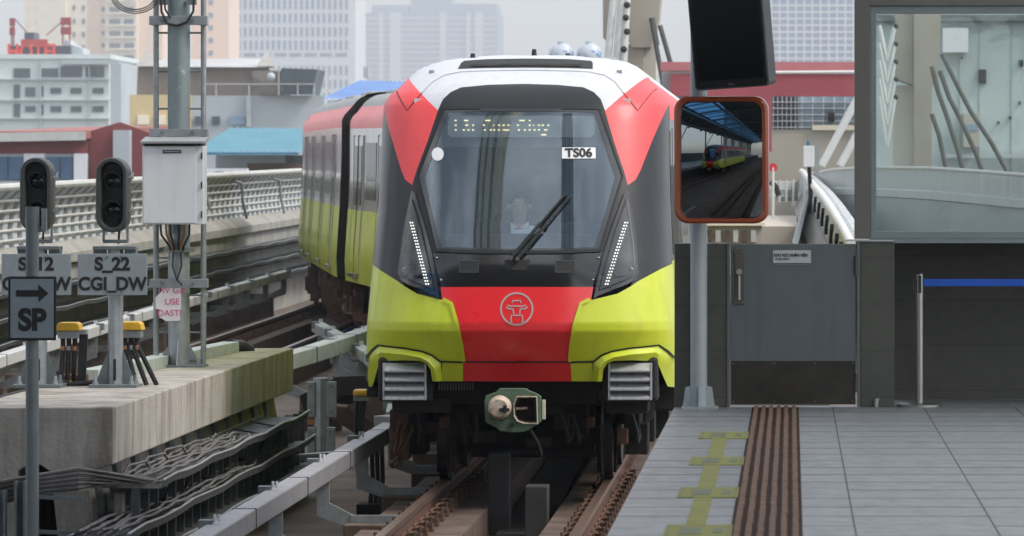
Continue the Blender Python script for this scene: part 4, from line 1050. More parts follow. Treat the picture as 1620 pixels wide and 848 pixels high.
# cabinet
x0, x1 = P(225, 0, 43.6).x, P(322, 0, 43.6).x; zt, zb = P(0, 231, 43.6).z, P(0, 355, 43.6).z
cbn = thing('equipment_cabinet', ((x0 + x1) / 2, 43.75, zb), 'white metal equipment cabinet with a grey overhanging lid, fixed to the ladder mast', 'cabinet')
MB().bb(x0, x1, 43.6, 43.86, zb, zt).build('cabinet_body', M['white_box'], cbn, bevel=.006)
MB().bb(x0 + .012, x1 - .07, 43.590, 43.602, zb + .012, zt - .01).build('cabinet_door', M['white_box'], cbn, bevel=.003)
MB().prism([(x0 - .01, 43.55, zt + .045), (x0 - .01, 43.55, zt + .022), (x0 - .01, 43.9, zt + .05), (x0 - .01, 43.9, zt + .09)], (x1 - x0 + .02, 0, 0)).build('cabinet_lid', M['grey_lid'], cbn, bevel=.003)
MB().bb(x0 + .015, x1 - .02, 43.61, 43.85, zt + .001, zt + .03).build('vent_gap', M['gap'], cbn)
MB().bb(x0 + .19, x0 + .36, 43.584, 43.589, zt - .065, zt - .035).build('name_plate', M['black_plastic'], cbn)
MB().bb(x0 + .20, x0 + .35, 43.582, 43.584, zt - .056, zt - .044).build('name_plate_print', M['galv'], cbn)
for k in range(3):
    z = zt - .12 - k * .27; MB().bb(x1 - .022, x1 - .012, 43.588, 43.6, z, z + .06).build('hinge', M['black_plastic'], cbn)
zc = zb
for k, (u, mt) in enumerate(((-.14, 'rubber'), (-.09, 'copper'), (-.05, 'rubber'), (.03, 'rubber'), (.08, 'copper'), (.13, 'rubber'))):
    tag(MB().tube([(mx + u, 43.75, zc), (mx + u * .95, 43.78, zc - .10), (mx + u * .5, 43.84, zc - .20), (mx + u * .45, 43.86, zf + .0)], .010, 7).build('cable', M[mt], smooth=True), '%s cable dropping from the white cabinet to the mast flange' % ('copper-coloured' if mt == 'copper' else 'black'), 'cable', 'cables under the white cabinet')
for u in (-.035, .035):
    tag(MB().tube([(mx + u, my - .13, zf - .02), (mx + u * 1.2, my - .13, zf - .15), (mx + .0, my - .135, zf - .28), (mx + .05, my - .135, zf - .33)], .008, 7).build('cable', M['rubber'], smooth=True), 'thin black cable hanging down the lower mast above the torn notice', 'cable', 'cables down the lower mast')
# torn paper notice
c = P(269, 477, my); cz = c.z; yy = my - .112
tp = [(-.105, .165), (.115, .17), (.118, .02), (.112, -.14), (.105, -.175), (-.02, -.18), (-.06, -.155), (-.085, -.15), (-.082, -.07), (-.118, -.065), (-.122, .035), (-.10, .06), (-.06, .10), (-.065, .15)]
nts = MB().prism([(c.x + u, yy, cz + v) for u, v in tp], (0, .002, 0)).build('paper_notice', mat('torn_paper', (.70, .66, .66), .8, var=.05, scale=12)); tag(nts, 'torn white paper notice with pink capitals taped to the lower mast', 'notice')
ORG[nts.name] = Vector((0, 0, 0)); pk = mat('pink_print', (.55, .08, .25), .7, var=0)
for i, (s_, dx, dz) in enumerate((('HV GA', .03, .105), ('USE', .035, .0), ('DASTI', .01, -.105))):
    text('notice_lettering', s_, .082, pk, nts, (c.x + dx, yy - .002, cz + dz), off=.0)
# yellow junction boxes with hoses
def jbox(px, py, side):
    c = P(px, py, 39.9)
    t = thing('junction_box', (c.x, 39.9, ZT), 'small yellow-lidded junction box on black hoses, standing %s' % ('between the two signal posts' if side < 0 else 'just right of the S_22 signal post'), 'junction box', 'yellow-lidded junction boxes')
    MB().prism([(c.x - .105, 39.8, c.z + .0), (c.x + .105, 39.8, c.z), (c.x + .09, 39.8, c.z + .055), (c.x + .07, 39.8, c.z + .07), (c.x - .07, 39.8, c.z + .07), (c.x - .09, 39.8, c.z + .055)], (0, .2, 0)).build('lid', M['yellow'], t, bevel=.008)
    MB().bb(c.x - .09, c.x + .09, 39.82, 39.98, c.z - .065, c.z).build('box', M['galv'], t, bevel=.006)
    if side < 0:
        MB().bb(c.x + .09, c.x + .145, 39.83, 39.97, c.z - .03, c.z + .01).build('bracket', M['galv'], t)
        MB().bar((c.x + .12, 39.9, c.z - .03), (c.x + .10, 39.9, ZT), .07, .03).build('strap', M['rubber'], t)
    for k in range(3):
        u = -.055 + .05 * k; e = (-.02 + .0 * k if side < 0 else .10 + .03 * k)
        h = MB().tube([(c.x + u, 39.9, c.z - .065), (c.x + u, 39.9, c.z - .12), (c.x + u + e * .4, 39.9, c.z - .25), (c.x + u + e, 39.88 + .04 * k, ZT + .005)], .021, 8).build('hose', M['rubber'], t, smooth=True)
        MB().tube([(c.x + u, 39.9, c.z - .13), (c.x + u + e * .07, 39.9, c.z - .165)], .0235, 8).build('hose_fitting', M['copper'] if k != 1 else M['galv'], h)
jbox(110, 523, -1); jbox(208, 522, 1)
# pale cable trough on the block
t = thing('cable_trough', (-6.05, 40.5, ZT), 'pale green-grey cable trough lying along the top of the walkway beam', 'cable trough')
n_ = 7
for k in range(n_):
    a = Vector((-6.02, 40.6, ZT + .055)).lerp(Vector((-5.66, 47.9, ZT + .055)), k / n_); c = Vector((-6.02, 40.6, ZT + .055)).lerp(Vector((-5.66, 47.9, ZT + .055)), (k + .97) / n_)
    MB().bar(a, c, .17, .11).build('trough_cover', M['trough'], t, bevel=.006)
tag(MB().tube([(-5.66, 47.9, ZT + .07), (-5.58, 48.1, ZT + .06), (-5.50, 48.2, ZT + .0)], .06, 12).build('corrugated_hose', M['rubber'], smooth=True), 'short fat black hose leaving the far end of the pale cable trough', 'hose')
c = P(118, 603, 40.1); tag(MB().box((c.x, 40.1, ZT + .045), (.22, .14, .09)).build('splice_block', M['rust'], bevel=.01), 'small rusty splice block on the beam between the two signals', 'splice block')
for k, (mt, lb) in enumerate((('yellow', 'thin yellow cable lying on the beam between the signal bases'), ('rubber', 'black hose lying on the beam between the signal bases'))):
    tag(MB().tube(wob((c.x - .2, 40.0 - .15 * k, ZT + .03), (c.x + .52, 40.2 - .3 * k, ZT + .02), 10, .03, k + 4), .012 + .014 * k, 7).build('cable', M[mt], smooth=True), lb, 'cable')

# ================================================================ conductor rails
def crail(label, pts, m, sec=(.17, .15), n=1.9, brackets=True, bside=1, grp='covered conductor rails'):
    t = thing('conductor_rail', pts[0], label, 'conductor rail', grp)
    ds_ = [0]
    for a, c in zip(pts[:-1], pts[1:]): ds_.append(ds_[-1] + (Vector(c) - Vector(a)).length)
    def at(s):
        for i in range(len(pts) - 1):
            if s <= ds_[i + 1]: return Vector(pts[i]).lerp(Vector(pts[i + 1]), (s - ds_[i]) / (ds_[i + 1] - ds_[i]))
        return Vector(pts[-1])
    s = 0
    while s < ds_[-1] - .1:
        e = min(s + n, ds_[-1]); a, c = at(s), at(e - .02)
        MB().bar(a, c, sec[0], sec[1]).build('cover', m, t, bevel=.012)
        q = at(e - .01); MB().bar(at(e - .025), at(min(e + .005, ds_[-1])), sec[0] + .008, sec[1] + .008).build('cover_strap', M['black_plastic'], t)
        if brackets:
            mid = at(s + n * .55); gz = (grade(mid.y) - .44) - mid.z
            b = MB(); w_ = .055
            b.bb(mid.x - .05, mid.x + .06, mid.y - .01, mid.y + .012, mid.z - .32, mid.z - .07)
            b.prism([mid + Vector((bside * -.05, -.012, -.30)), mid + Vector((bside * .05, -.012, -.26)), mid + Vector((bside * .26, -.012, -.37)), mid + Vector((bside * .26, -.012, -.49)), mid + Vector((bside * -.05, -.012, -.38))], (0, .02, 0))
            b.bb(*sorted((mid.x + bside * .24, mid.x + bside * .66)), mid.y - .03, mid.y - .012, mid.z - .49, mid.z - .37)
            b.build('support_bracket', M['galv'], t, bevel=.003)
            MB().bb(mid.x + bside * .45 - .25, mid.x + bside * .45 + .25, mid.y - .25, mid.y + .1, mid.z + gz, mid.z - .44).build('bracket_pad', M['plinth'], t, bevel=.01)
            MB().box(mid + Vector((-bside * .09, .1, .055)), (.10, .10, .10)).build('insulator_cap', M['galv_dark'], t, bevel=.005)
            MB().tube([mid + Vector((-bside * .03, .12, .09)), mid + Vector((-bside * .03, .12, .14))], .012, 6).tube([mid + Vector((-bside * .0, .12, .09)), mid + Vector((-bside * .0, .12, .14))], .012, 6).build('insulator_pin', M['white_box'], t)
        s = e
    return t
X3 = -3.99
crail('grey covered conductor rail running beside the near track from the bottom edge towards the train', [(X3, 27.2, .28), (X3, 47.5, .28)], mat('conductor_cover_grey', (.26, .25, .255), .45, .2, var=.08, scale=4), n=3.7)
crail('pale conductor rail cover behind the near one, curving away beside the train', [(X3 - .12, 49, .30), (-4.6, 56, .40), (-5.6, 62, .52), (-7.0, 70, .62)], M['trough'], n=2.4)
crail('pale green conductor rail cover crossing behind the walkway beam end', [(-7.2, 55.0, .30), (-6.35, 58.5, .50), (-5.9, 61.5, .62), (-5.7, 66, .7)], M['trough'], n=2.6, sec=(.22, .2))
crail('long white conductor rail cover beside the farther track, running up to the rear carriage', [(-9.85, 50, .28), (-9.95, 60, .52), (-10.0, 74, .72), (-10.0, 94, .95)], mat('white_cover', (.55, .56, .55), .5, var=.06), n=3.2, bside=-1)
# black cable bundles beneath the near cover
for k in range(3):
    c = P(588 + k * 8, 735, 45.4)
    tag(MB().tube([(c.x, 45.4, .22), (c.x + .01, 45.4, -.1), (c.x - .02, 45.4, -.42)], .022, 8).build('cable', M['rubber'], smooth=True), 'thick black cable dropping from the conductor rail end to the slab', 'cable', 'cables under the conductor rail')
tag(MB().bb(-4.15, -3.6, 45.2, 45.6, -.44, -.33).build('cable_plinth', M['underdark'], bevel=.01), 'low black block on the slab where the thick cables end', 'block')
# galvanised bracket post with riveted plates
c = P(508, 740, 50.5)
bp = thing('bracket_post', (c.x, 50.5, -.45), 'galvanised post with riveted side plates just beyond the walkway beam', 'steel post')
zt = P(0, 598, 50.5).z
MB().tube([(c.x, 50.5, -.45), (c.x, 50.5, zt)], .085, 8).build('post', M['galv'], bp)
for (pa, pb, pc, pd, mt) in ((486, 604, 532, 660, 'galv'), (486, 676, 530, 736, 'galv')):
    a, d = P(pa, pb, 50.42), P(pc, pd, 50.42)
    for x0, x1 in ((a.x, c.x - .06), (c.x + .06, d.x)):
        pl = MB().bb(x0, x1, 50.42, 50.47, d.z, a.z).build('side_plate', M['galv'], bp, bevel=.004)
        for z in (a.z - .05, d.z + .05): MB().tube([((x0 + x1) / 2, 50.42, z), ((x0 + x1) / 2, 50.405, z)], .014, 8).build('bolt', M['galv_dark'], pl)
MB().bb(c.x - .14, c.x - .02, 50.45, 50.5, P(0, 672, 50.4).z, P(0, 660, 50.4).z).build('spacer', M['copper'], bp)
# transponder box beyond the lamp
c = P(571, 622, 49.5)
t = thing('junction_box', (c.x, 49.5, -.45), 'yellow-topped junction box on black hoses, low beside the train front', 'junction box', 'yellow-lidded junction boxes')
MB().bb(c.x - .075, c.x + .075, 49.4, 49.6, c.z - .03, c.z + .04).build('lid', M['yellow'], t, bevel=.02)
MB().bb(c.x - .07, c.x + .07, 49.42, 49.58, c.z - .08, c.z - .03).build('box', M['galv'], t, bevel=.005)
for k in range(3): MB().tube([(c.x - .04 + .04 * k, 49.5, c.z - .08), (c.x - .05 + .03 * k, 49.5, c.z - .3), (c.x - .02 + .03 * k, 49.5, -.45)], .024, 8).build('hose', M['rubber'], t)
# ducts and slabs lying on the track bed, between the beam and the train
for i, (pa, pb, Y0_, w_, h_, mt, lab) in enumerate([((470, 725), (600, 715), 47.5, .10, .08, 'galv', 'galvanised duct lying across the slab beside the bracket post'),
        ((560, 610), (500, 640), 58, .5, .25, 'underdark', 'dark equipment box on the slab behind the bracket post'),
        ((610, 668), (655, 664), 47.2, .3, .12, 'trough', 'pale duct box at the end of the near conductor rail'),
        ((520, 640), (600, 690), 52, .8, .04, 'plinth', 'brown raised pad on the slab beyond the bracket post')]):
    tag(MB().bar(P(*pa, Y0_), P(*pb, Y0_ + .4), w_, h_).build('duct' if i != 1 else 'equipment_box', M[mt], bevel=.008), lab, 'duct' if i != 1 else 'box')
# ================================================================ left parapet, racks and railing of the viaduct
YL = list(range(46, 186, 4))
def wallstrip(name, prof, ys, m, xf=lambda y: 0.0):
    rows = [[(x + xf(y), y, z + grade(y)) for x, z in prof + prof[:1]] for y in ys]
    b = MB().grid(rows); b.add(rows[0][:-1], [tuple(range(len(prof)))]); b.add(rows[-1][:-1], [tuple(range(len(prof)))])
    return b.build(name, m)
tag(wallstrip('parapet_wall', [(-11.75, -.45), (-11.0, -.45), (-11.0, 1.30), (-10.9, 1.32), (-10.9, 1.46), (-11.1, 1.62), (-11.75, 1.62)], YL, M['parapet']), 'long concrete parapet wall on the far left edge of the viaduct, below the railing', 'parapet wall')
tray('uppermost dark cable tray along the far left parapet', -11.0, -10.6, 1.02, 50, 120, 70, gr=True)
tray('middle dark cable tray along the far left parapet', -11.0, -10.55, .70, 50, 120, 70, gr=True)
tray('lowest dark cable tray along the far left parapet', -11.0, -10.5, .38, 50, 120, 70, gr=True)
M['fence'] = mat('pale_grey_railing_paint', (.45, .50, .50), .5, var=.08, scale=3)
M['fence_white'] = mat('off_white_rail', (.55, .55, .52), .5, var=.1, scale=3)
fe = thing('viaduct_railing', (-11.1, 60, grade(60) + 1.62), 'pale ribbed railing curving over at the top, along the far left parapet', 'railing')
prof = [(-11.30, 1.60), (-11.34, 1.85), (-11.30, 2.10), (-11.20, 2.32), (-11.02, 2.48)]
prof = [(x, z) for x, z in prof]
Y0 = 56.0; rib = None
for k in range(66):
    y = Y0 + k * .85
    if rib is None:
        b = MB(); pts = [Vector((x, y, z + grade(y))) for x, z in prof]
        rows = []
        for p_ in pts: rows.append([p_ + Vector((0, -.2, 0)), p_ + Vector((.07, -.2, 0)), p_ + Vector((.07, .2, 0)), p_ + Vector((0, .2, 0)), p_ + Vector((0, -.2, 0))])
        b.grid(rows); rib = b.build('rib', mat('white_rib', (.50, .53, .54), .5, var=.06, scale=3), fe, smooth=True)
    else:
        c = rib.copy(); COL.objects.link(c); c.parent = fe; c.location = (0, y - Y0, grade(y) - grade(Y0))
for (x, z), r_ in zip([(-11.22, 1.72), (-11.26, 1.86), (-11.25, 2.0), (-11.20, 2.15), (-11.12, 2.30)], [.025] * 5):
    MB().tube([(x, y, z + grade(y)) for y in range(54, 114, 4)], r_, 6).build('rail_tube', M['fence_white'], fe)
MB().tube([(-11.0, y, 2.50 + grade(y)) for y in range(54, 150, 4)], .055, 8).build('top_rail', M['fence_white'], fe, smooth=True)
rows = [[(x - .02, y, z + grade(y)) for x, z in prof] for y in range(54, 150, 4)]
MB().grid(rows).build('screen', mat('railing_screen', (.52, .57, .57), .5, var=.1, scale=2), fe)
for k, (px, py, Y) in enumerate(((340, 300, 88), (384, 318, 94), (437, 312, 101))):
    c = P(px, py, Y); c.x = -10.9
    o = MB().tube([(c.x, c.y, c.z + .35), (c.x + .02, c.y, c.z), (c.x + .1, c.y, c.z - .35)], .03, 6).tube([(c.x, c.y, c.z + .35), (c.x - .15, c.y, c.z + .40)], .04, 6).build('rail_bracket', M['galv_dark'])  # dark bracket with a hanging cable, gives no light
    tag(o, 'dark bracket with hanging cable on the left railing, %s the white cabinet' % ('first right of', 'second right of', 'third right of')[k], 'bracket', 'brackets on the left railing')
# ================================================================ platform
def brickmat(name, c1, c2, mortar, bw, bh, rough=.35, off=(0, 0), axes='XY', msz=.004, spec=.5, bump=.15, spread=.5):
    m = bpy.data.materials.new(name); m.use_nodes = True; n = m.node_tree.nodes; l = m.node_tree.links; b = n['Principled BSDF']
    tc = n.new('ShaderNodeTexCoord'); sp = n.new('ShaderNodeSeparateXYZ'); cb = n.new('ShaderNodeCombineXYZ'); l.new(tc.outputs['Object'], sp.inputs[0])
    for i, a in enumerate(axes):
        ad = n.new('ShaderNodeMath'); ad.operation = 'ADD'; ad.inputs[1].default_value = off[i]; l.new(sp.outputs['XYZ'.index(a)], ad.inputs[0]); l.new(ad.outputs[0], cb.inputs[i])
    br = n.new('ShaderNodeTexBrick'); br.offset = 0; br.inputs['Scale'].default_value = 1; br.inputs['Brick Width'].default_value = bw; br.inputs['Row Height'].default_value = bh
    br.inputs['Mortar Size'].default_value = msz; br.inputs['Color1'].default_value = tuple(c1) + (1,); br.inputs['Color2'].default_value = tuple(c2) + (1,); br.inputs['Mortar'].default_value = tuple(mortar) + (1,)
    l.new(cb.outputs[0], br.inputs['Vector'])
    no = n.new('ShaderNodeTexNoise'); no.inputs['Scale'].default_value = 5; no.inputs['Detail'].default_value = 8; no.inputs['Roughness'].default_value = .7
    mp = n.new('ShaderNodeMapping'); mp.inputs['Scale'].default_value = (1.4, .9, 1.4); l.new(tc.outputs['Object'], mp.inputs[0]); l.new(mp.outputs[0], no.inputs['Vector'])
    mr = n.new('ShaderNodeMapRange'); mr.inputs['From Min'].default_value = .3; mr.inputs['From Max'].default_value = .7; mr.inputs['To Min'].default_value = 1 - spread; mr.inputs['To Max'].default_value = 1 + spread * .4
    l.new(no.outputs['Fac'], mr.inputs[0])
    mx = n.new('ShaderNodeMix'); mx.data_type = 'RGBA'; mx.blend_type = 'MULTIPLY'; mx.inputs[0].default_value = 1; l.new(br.outputs['Color'], mx.inputs[6]); l.new(mr.outputs[0], mx.inputs[7]); l.new(mx.outputs[2], b.inputs['Base Color'])
    r2 = n.new('ShaderNodeMapRange'); r2.inputs['To Min'].default_value = rough + .15; r2.inputs['To Max'].default_value = rough - .08; l.new(no.outputs['Fac'], r2.inputs[0]); l.new(r2.outputs[0], b.inputs['Roughness'])
    bp = n.new('ShaderNodeBump'); bp.inputs['Strength'].default_value = bump; bp.inputs['Distance'].default_value = .01; l.new(mx.outputs[2], bp.inputs['Height']); l.new(bp.outputs[0], b.inputs['Normal'])
    b.inputs['Specular IOR Level'].default_value = spec
    return m
M['tile'] = brickmat('platform_tile', (.245, .25, .25), (.215, .22, .22), (.215, .22, .22), 90, .655, .40, off=(-.295, .1), msz=.008, spread=.30)
ZP = 1.12
tag(MB().bb(-.84, 14, -60, 34.3, ZP - .25, ZP).build('platform', M['tile']), kind='structure')
jt = mat('dark_floor_joint', (.055, .055, .052), .8, var=.3, scale=9)
rj = random.Random(11); jf = mat('faint_floor_joint', (.145, .145, .143), .7, var=.3, scale=9); b = MB(); b2 = MB()
for k in range(40):
    y = 34.0 - k * .655
    for x, x2 in [(-.838, -.284), (.052, .293)] + [(.299 + j * .655, .948 + j * .655) for j in range(8)]:
        q = rj.random(); hw = rj.choice((.004, .006, .010))
        (b if q < .16 else b2).bb(x, x2, y - hw, y + hw, ZP - .002, ZP + .001) if q < .85 else None
tag(b2.build('floor_joints', jf), kind='structure')
for k in range(9): b.bb(.293 + k * .655, .299 + k * .655, 7, 34.1, ZP - .002, ZP + .0015)
tag(b.build('floor_joints', jt), kind='structure')
tag(MB().bb(-.30, 14, -60, 34.3, -.45, ZP - .25).build('platform_wall', M['darkconc']), kind='structure')
M['tact'] = mat('brown_tactile_rubber', (.12, .055, .034), .8, spec=.15, var=.0, col2=(.19, .12, .085), scale=2.2, stretch=(.3, 1.6, 1), contrast=(.45, .75))
t = thing('tactile_strip', (-.12, 34, ZP), 'dark brown ribbed tactile strip running along the platform to the grey gate', 'tactile strip')
MB().bb(-.282, .052, -20, 34.0, ZP - .01, ZP + .004).build('strip_base', mat('tactile_base', (.045, .028, .020), .85, var=.1, spec=.1), t)
for k in range(6):
    b = MB(); rj = random.Random(k)
    for q in range(180):
        x = -.252 + k * .054 + rj.uniform(-.0018, .0018); y0_ = -20 + q * .3; w1 = rj.uniform(.016, .018)
        b.prism([(x - w1, y0_, ZP + .003), (x - .011, y0_, ZP + .015), (x + .011, y0_, ZP + .015), (x + w1, y0_, ZP + .003)], (0, .288, 0))
    b.build('rib', M['tact'], t)
M['tape'] = mat('olive_yellow_tape', (.28, .27, .045), .75, var=0, col2=(.21, .21, .09), scale=7, spec=.2); M['tape_print'] = mat('faded_tape_print', (.12, .14, .06), .6, var=.1, scale=20)
crossY = [30.2, 27.4, 24.6, 21.85, 19.1]
for k, y in enumerate(crossY[:-1]):
    y2 = crossY[k + 1]
    tag(MB().bb(-.495, -.405, y2 + .42, y - .42, ZP - .002, ZP + .004).build('floor_tape', M['tape']), 'narrow yellow tape strip lying lengthwise on the platform, %s' % ('farthest, nearest the gate', 'second from the gate', 'third from the gate', 'nearest the camera')[k], 'floor tape', 'lengthwise yellow tapes on the platform')
    c = thing('floor_sticker', (-.43, y, ZP), 'wide yellow floor sticker with faded print, %s from the gate' % ('first', 'second', 'third', 'fourth')[k], 'floor sticker', 'yellow floor stickers')
    MB().bb(-.585, -.273, y - .40, y + .40, ZP - .002, ZP + .0045).build('sticker_sheet', M['tape'], c)
    MB().bb(-.515, -.415, y - .22, y + .22, ZP + .0045, ZP + .0065).build('faded_print', M['tape_print'], c)
    MB().bb(-.36, -.315, y - .14, y + .14, ZP + .0045, ZP + .0065).build('faded_print', M['tape_print'], c)
    for x in (-.566, -.291): MB().bb(x - .002, x + .002, y - .36, y + .36, ZP + .0045, ZP + .006).build('print_line', M['tape_print'], c)
# ================================================================ end wall, gate
M['walltile'] = brickmat('greenish_grey_wall_tile', (.085, .084, .070), (.072, .072, .060), (.04, .04, .034), 1.2, .335, .45, off=(.22, .15), axes='XZ', msz=.003, spread=.22, bump=.05)
M['doorpaint'] = dirty(mat('blue_grey_door_paint', (.115, .132, .138), .5, var=.06, scale=4), .12, .25)
YW = 34.12
def wx(px, Y=YW): return (px - CX) * Y / F
def wz(py, Y=YW): return CZ - (py - CY) * Y / F
lw = MB().bb(wx(1067), wx(1150), YW, YW + .25, ZP, wz(385)).build('end_wall', M['walltile'], bevel=.004); tag(lw, 'low greenish-grey tiled wall left of the gate, behind the mirror pole', 'wall')
gt = thing('staff_gate', (wx(1254), YW, ZP), 'waist-high blue-grey staff gate closing off the platform end', 'gate')
MB().bb(wx(1150), wx(1154.5), YW - .01, YW + .1, ZP, wz(385)).build('gate_frame', M['doorpaint'], gt)
MB().bb(wx(1356), wx(1361), YW - .01, YW + .1, ZP, wz(383)).build('gate_frame', M['doorpaint'], gt)
dl = MB().bb(wx(1156), wx(1353.5), YW + .0, YW + .05, ZP + .018, wz(386)).build('gate_leaf', M['doorpaint'], gt, bevel=.003)
MB().bb(wx(1156.5), wx(1353), YW - .004, YW + .001, ZP + .022, wz(571)).build('kick_plate', mat('dull_kick_plate', (.050, .043, .034), .4, .4, var=.3, scale=5), dl)
hp_ = MB().bb(wx(1162), wx(1178), YW - .01, YW + .001, wz(482), wz(394)).build('handle_plate', mat('dull_steel', (.14, .125, .11), .4, .6), dl, bevel=.002)
MB().tube([(wx(1169.5), YW - .04, wz(436)), (wx(1169.5), YW - .04, wz(474))], .011, 10).build('handle', M['steel'], hp_)
MB().tube([(wx(1169.5), YW, wz(430)), (wx(1169.5), YW - .045, wz(430))], .021, 14).build('lock', M['steel'], hp_)
for py in (420, 605):
    h = MB().tube([(wx(1354.5), YW - .012, wz(py + 15)), (wx(1354.5), YW - .012, wz(py - 15))], .013, 10).bb(wx(1351), wx(1358), YW - .008, YW - .001, wz(py + 15), wz(py - 15)).build('hinge', mat('dark_hinge', (.09, .085, .075), .4, .4), dl)
sn = MB().bb(wx(1223), wx(1283), YW - .008, YW - .0005, wz(416), wz(396)).build('notice_plate', mat('gate_notice', (.50, .52, .53), .5, var=.03), dl)
text('notice_lettering', 'KHU VỰC NHÂN VIÊN', .030, M['sign_black'], sn, (wx(1251), YW - .0095, wz(404)), off=.0012, sx=.80)
text('notice_lettering', 'STAFF ONLY', .018, M['sign_black'], sn, (wx(1238), YW - .0095, wz(410)), off=.0006)
MB().bb(wx(1225), wx(1283), YW - .006, YW - .0005, wz(419.5), wz(417.5)).build('notice_shadow_strip', mat('grey_strip', (.2, .21, .21), .6), dl)
pr_ = MB().bb(wx(1361.5), wx(1415), YW, YW + .5, ZP, wz(382)).build('gate_pier', M['walltile'], bevel=.004); tag(pr_, 'tiled pier on the right of the gate, carrying its hinges', 'pier')
tag(MB().bb(wx(1338), wx(1414), YW - .02, YW + .5, wz(382) + .001, wz(379.5)).build('coping', mat('pale_coping', (.55, .56, .55), .5)), 'thin pale coping slab on top of the gate pier', 'coping')
c = (wx(1386), wz(636)); tag(MB().tube([(c[0], YW - .03, ZP), (c[0], YW - .03, ZP + .05)], .018, 12).tube([(c[0], YW - .03, ZP + .048), (c[0], YW - .03, ZP + .062)], .024, 12).build('door_stop', M['steel']), 'small steel door stop on the floor before the gate pier', 'door stop')
YR = 35.3
tag(MB().bb(wx(1415), 8, YR, YR + .25, ZP, wz(378, YR) + .02).build('side_wall', M['walltile']), 'long dark tiled wall below the glass screen, behind the belt barrier', 'wall')
tag(MB().bb(wx(1415), 8, 34.3, YR, ZP - .25, ZP - .002).build('platform', M['tile']), kind='structure')
for k, (pa, pb) in enumerate(((1163, 398), (1176, 398), (1163, 478), (1176, 478))): MB().tube([(wx(pa), YW - .010, wz(pb)), (wx(pa), YW - .014, wz(pb))], .004, 8).build('screw', M['steel'], hp_)
for pa in (1160, 1225, 1290, 1349):
    for pb in (575, 635): MB().tube([(wx(pa), YW - .004, wz(pb)), (wx(pa), YW - .007, wz(pb))], .004, 8).build('screw', M['steel'], dl)
# ================================================================ glass screen
M['frame_dk'] = mat('warm_grey_frame', (.145, .140, .125), .5, .1, var=.05); M['frame_bl'] = mat('blue_grey_frame', (.21, .25, .255), .45, .2, var=.05)
gs = thing('glass_screen', (1.2, YW, wz(379)), 'large framed glass screen above the tiled wall at the right, bridge pylon visible through it', 'glass screen')
zt, zb = wz(-60), wz(378)
MB().bb(wx(1352), wx(1377), YW + .0, YW + .16, zb, zt).build('corner_post', M['frame_dk'], gs, bevel=.003)
MB().bb(wx(1377), 8, YW, YW + .16, wz(9), wz(-60)).build('top_beam', M['frame_dk'], gs, bevel=.003)
MB().bb(wx(1377) + .002, wx(1386.5), YW + .02, YW + .10, zb, wz(9)).build('frame', M['frame_bl'], gs, bevel=.003)
MB().bb(wx(1386.5), 8, YW + .02, YW + .10, wz(21), wz(9)).build('frame', M['frame_bl'], gs, bevel=.003)
MB().bb(wx(1386.5), 8, YW + .02, YW + .10, zb, wz(366)).build('frame', M['frame_bl'], gs, bevel=.003)
MB().bb(wx(1377), 8, YW + .0, YR + .2, zb - .03, zb - .001).build('sill', M['frame_bl'], gs)
M['screenglass'] = glassmat('screen_glass', (.74, .80, .79), .012, .0, (.8, 1, 1), wave=.15)
MB().add([(wx(1386.5), YW + .05, wz(366)), (7.9, YW + .05, wz(366)), (7.9, YW + .05, wz(21)), (wx(1386.5), YW + .05, wz(21))], [(0, 1, 2, 3)]).build('glass_pane', M['screenglass'], gs)
# ================================================================ belt barrier
bx_, by_ = wx(1454, 34.3), 34.15
def barrier(x, y, label):
    t = thing('belt_barrier', (x, y, ZP), label, 'belt barrier', 'belt barrier posts')
    MB().tube([(x, y, ZP), (x, y, ZP + .018), (x, y, ZP + .032)], [.165, .165, .13], 36).build('base', M['steel'], t, smooth=True)
    MB().tube([(x, y, ZP + .03), (x, y, ZP + .955)], .027, 24).build('post', M['steel'], t, smooth=True)
    MB().tube([(x, y, ZP + .955), (x, y, ZP + .968)], .030, 24).build('cap', M['black_plastic'], t)
    MB().bb(x - .012, x + .012, y - .034, y - .02, ZP + .82, ZP + .945).build('belt_slot', M['black_plastic'], t)
    MB().bb(x - .045, x - .022, y - .02, y + .02, ZP + .84, ZP + .92).build('belt_end', M['black_plastic'], t)
    return t
t = barrier(bx_, by_, 'chrome belt barrier post on a round base, its blue belt stretched to the right')
MB().bb(bx_ + .03, bx_ + 1.9, by_ - .002, by_ + .002, ZP + .868, ZP + .920).build('belt', mat('blue_belt', (.004, .085, .46), .6, var=.05), t)
# ================================================================ mirror pole, mirror, monitor
px_ = wx(1105.5, 33.95)
mp_ = thing('mirror_pole', (px_, 33.95, ZP), 'pale grey pole with a gusseted foot at the platform edge, carrying the mirror', 'pole')
MB().tube([(px_, 33.95, ZP), (px_, 33.95, 6.4)], .060, 28).build('pole', M['pole_light'], mp_, smooth=True)
MB().bb(px_ - .12, px_ + .14, 33.8, 34.08, ZP, ZP + .014).build('base_plate', M['pole_light'], mp_)
for s_ in (-1, 1): MB().prism([(px_ + s_ * .055, 33.93, ZP + .014), (px_ + s_ * .115, 33.93, ZP + .014), (px_ + s_ * .095, 33.93, ZP + .15), (px_ + s_ * .055, 33.93, ZP + .16)], (0, .01, 0)).build('gusset', M['pole_light'], mp_)
MB().prism([(px_ + .0, 33.89, ZP + .014), (px_ + .0, 33.80, ZP + .014), (px_, 33.83, ZP + .15), (px_, 33.89, ZP + .16)], (.01, 0, 0)).build('gusset', M['pole_light'], mp_)
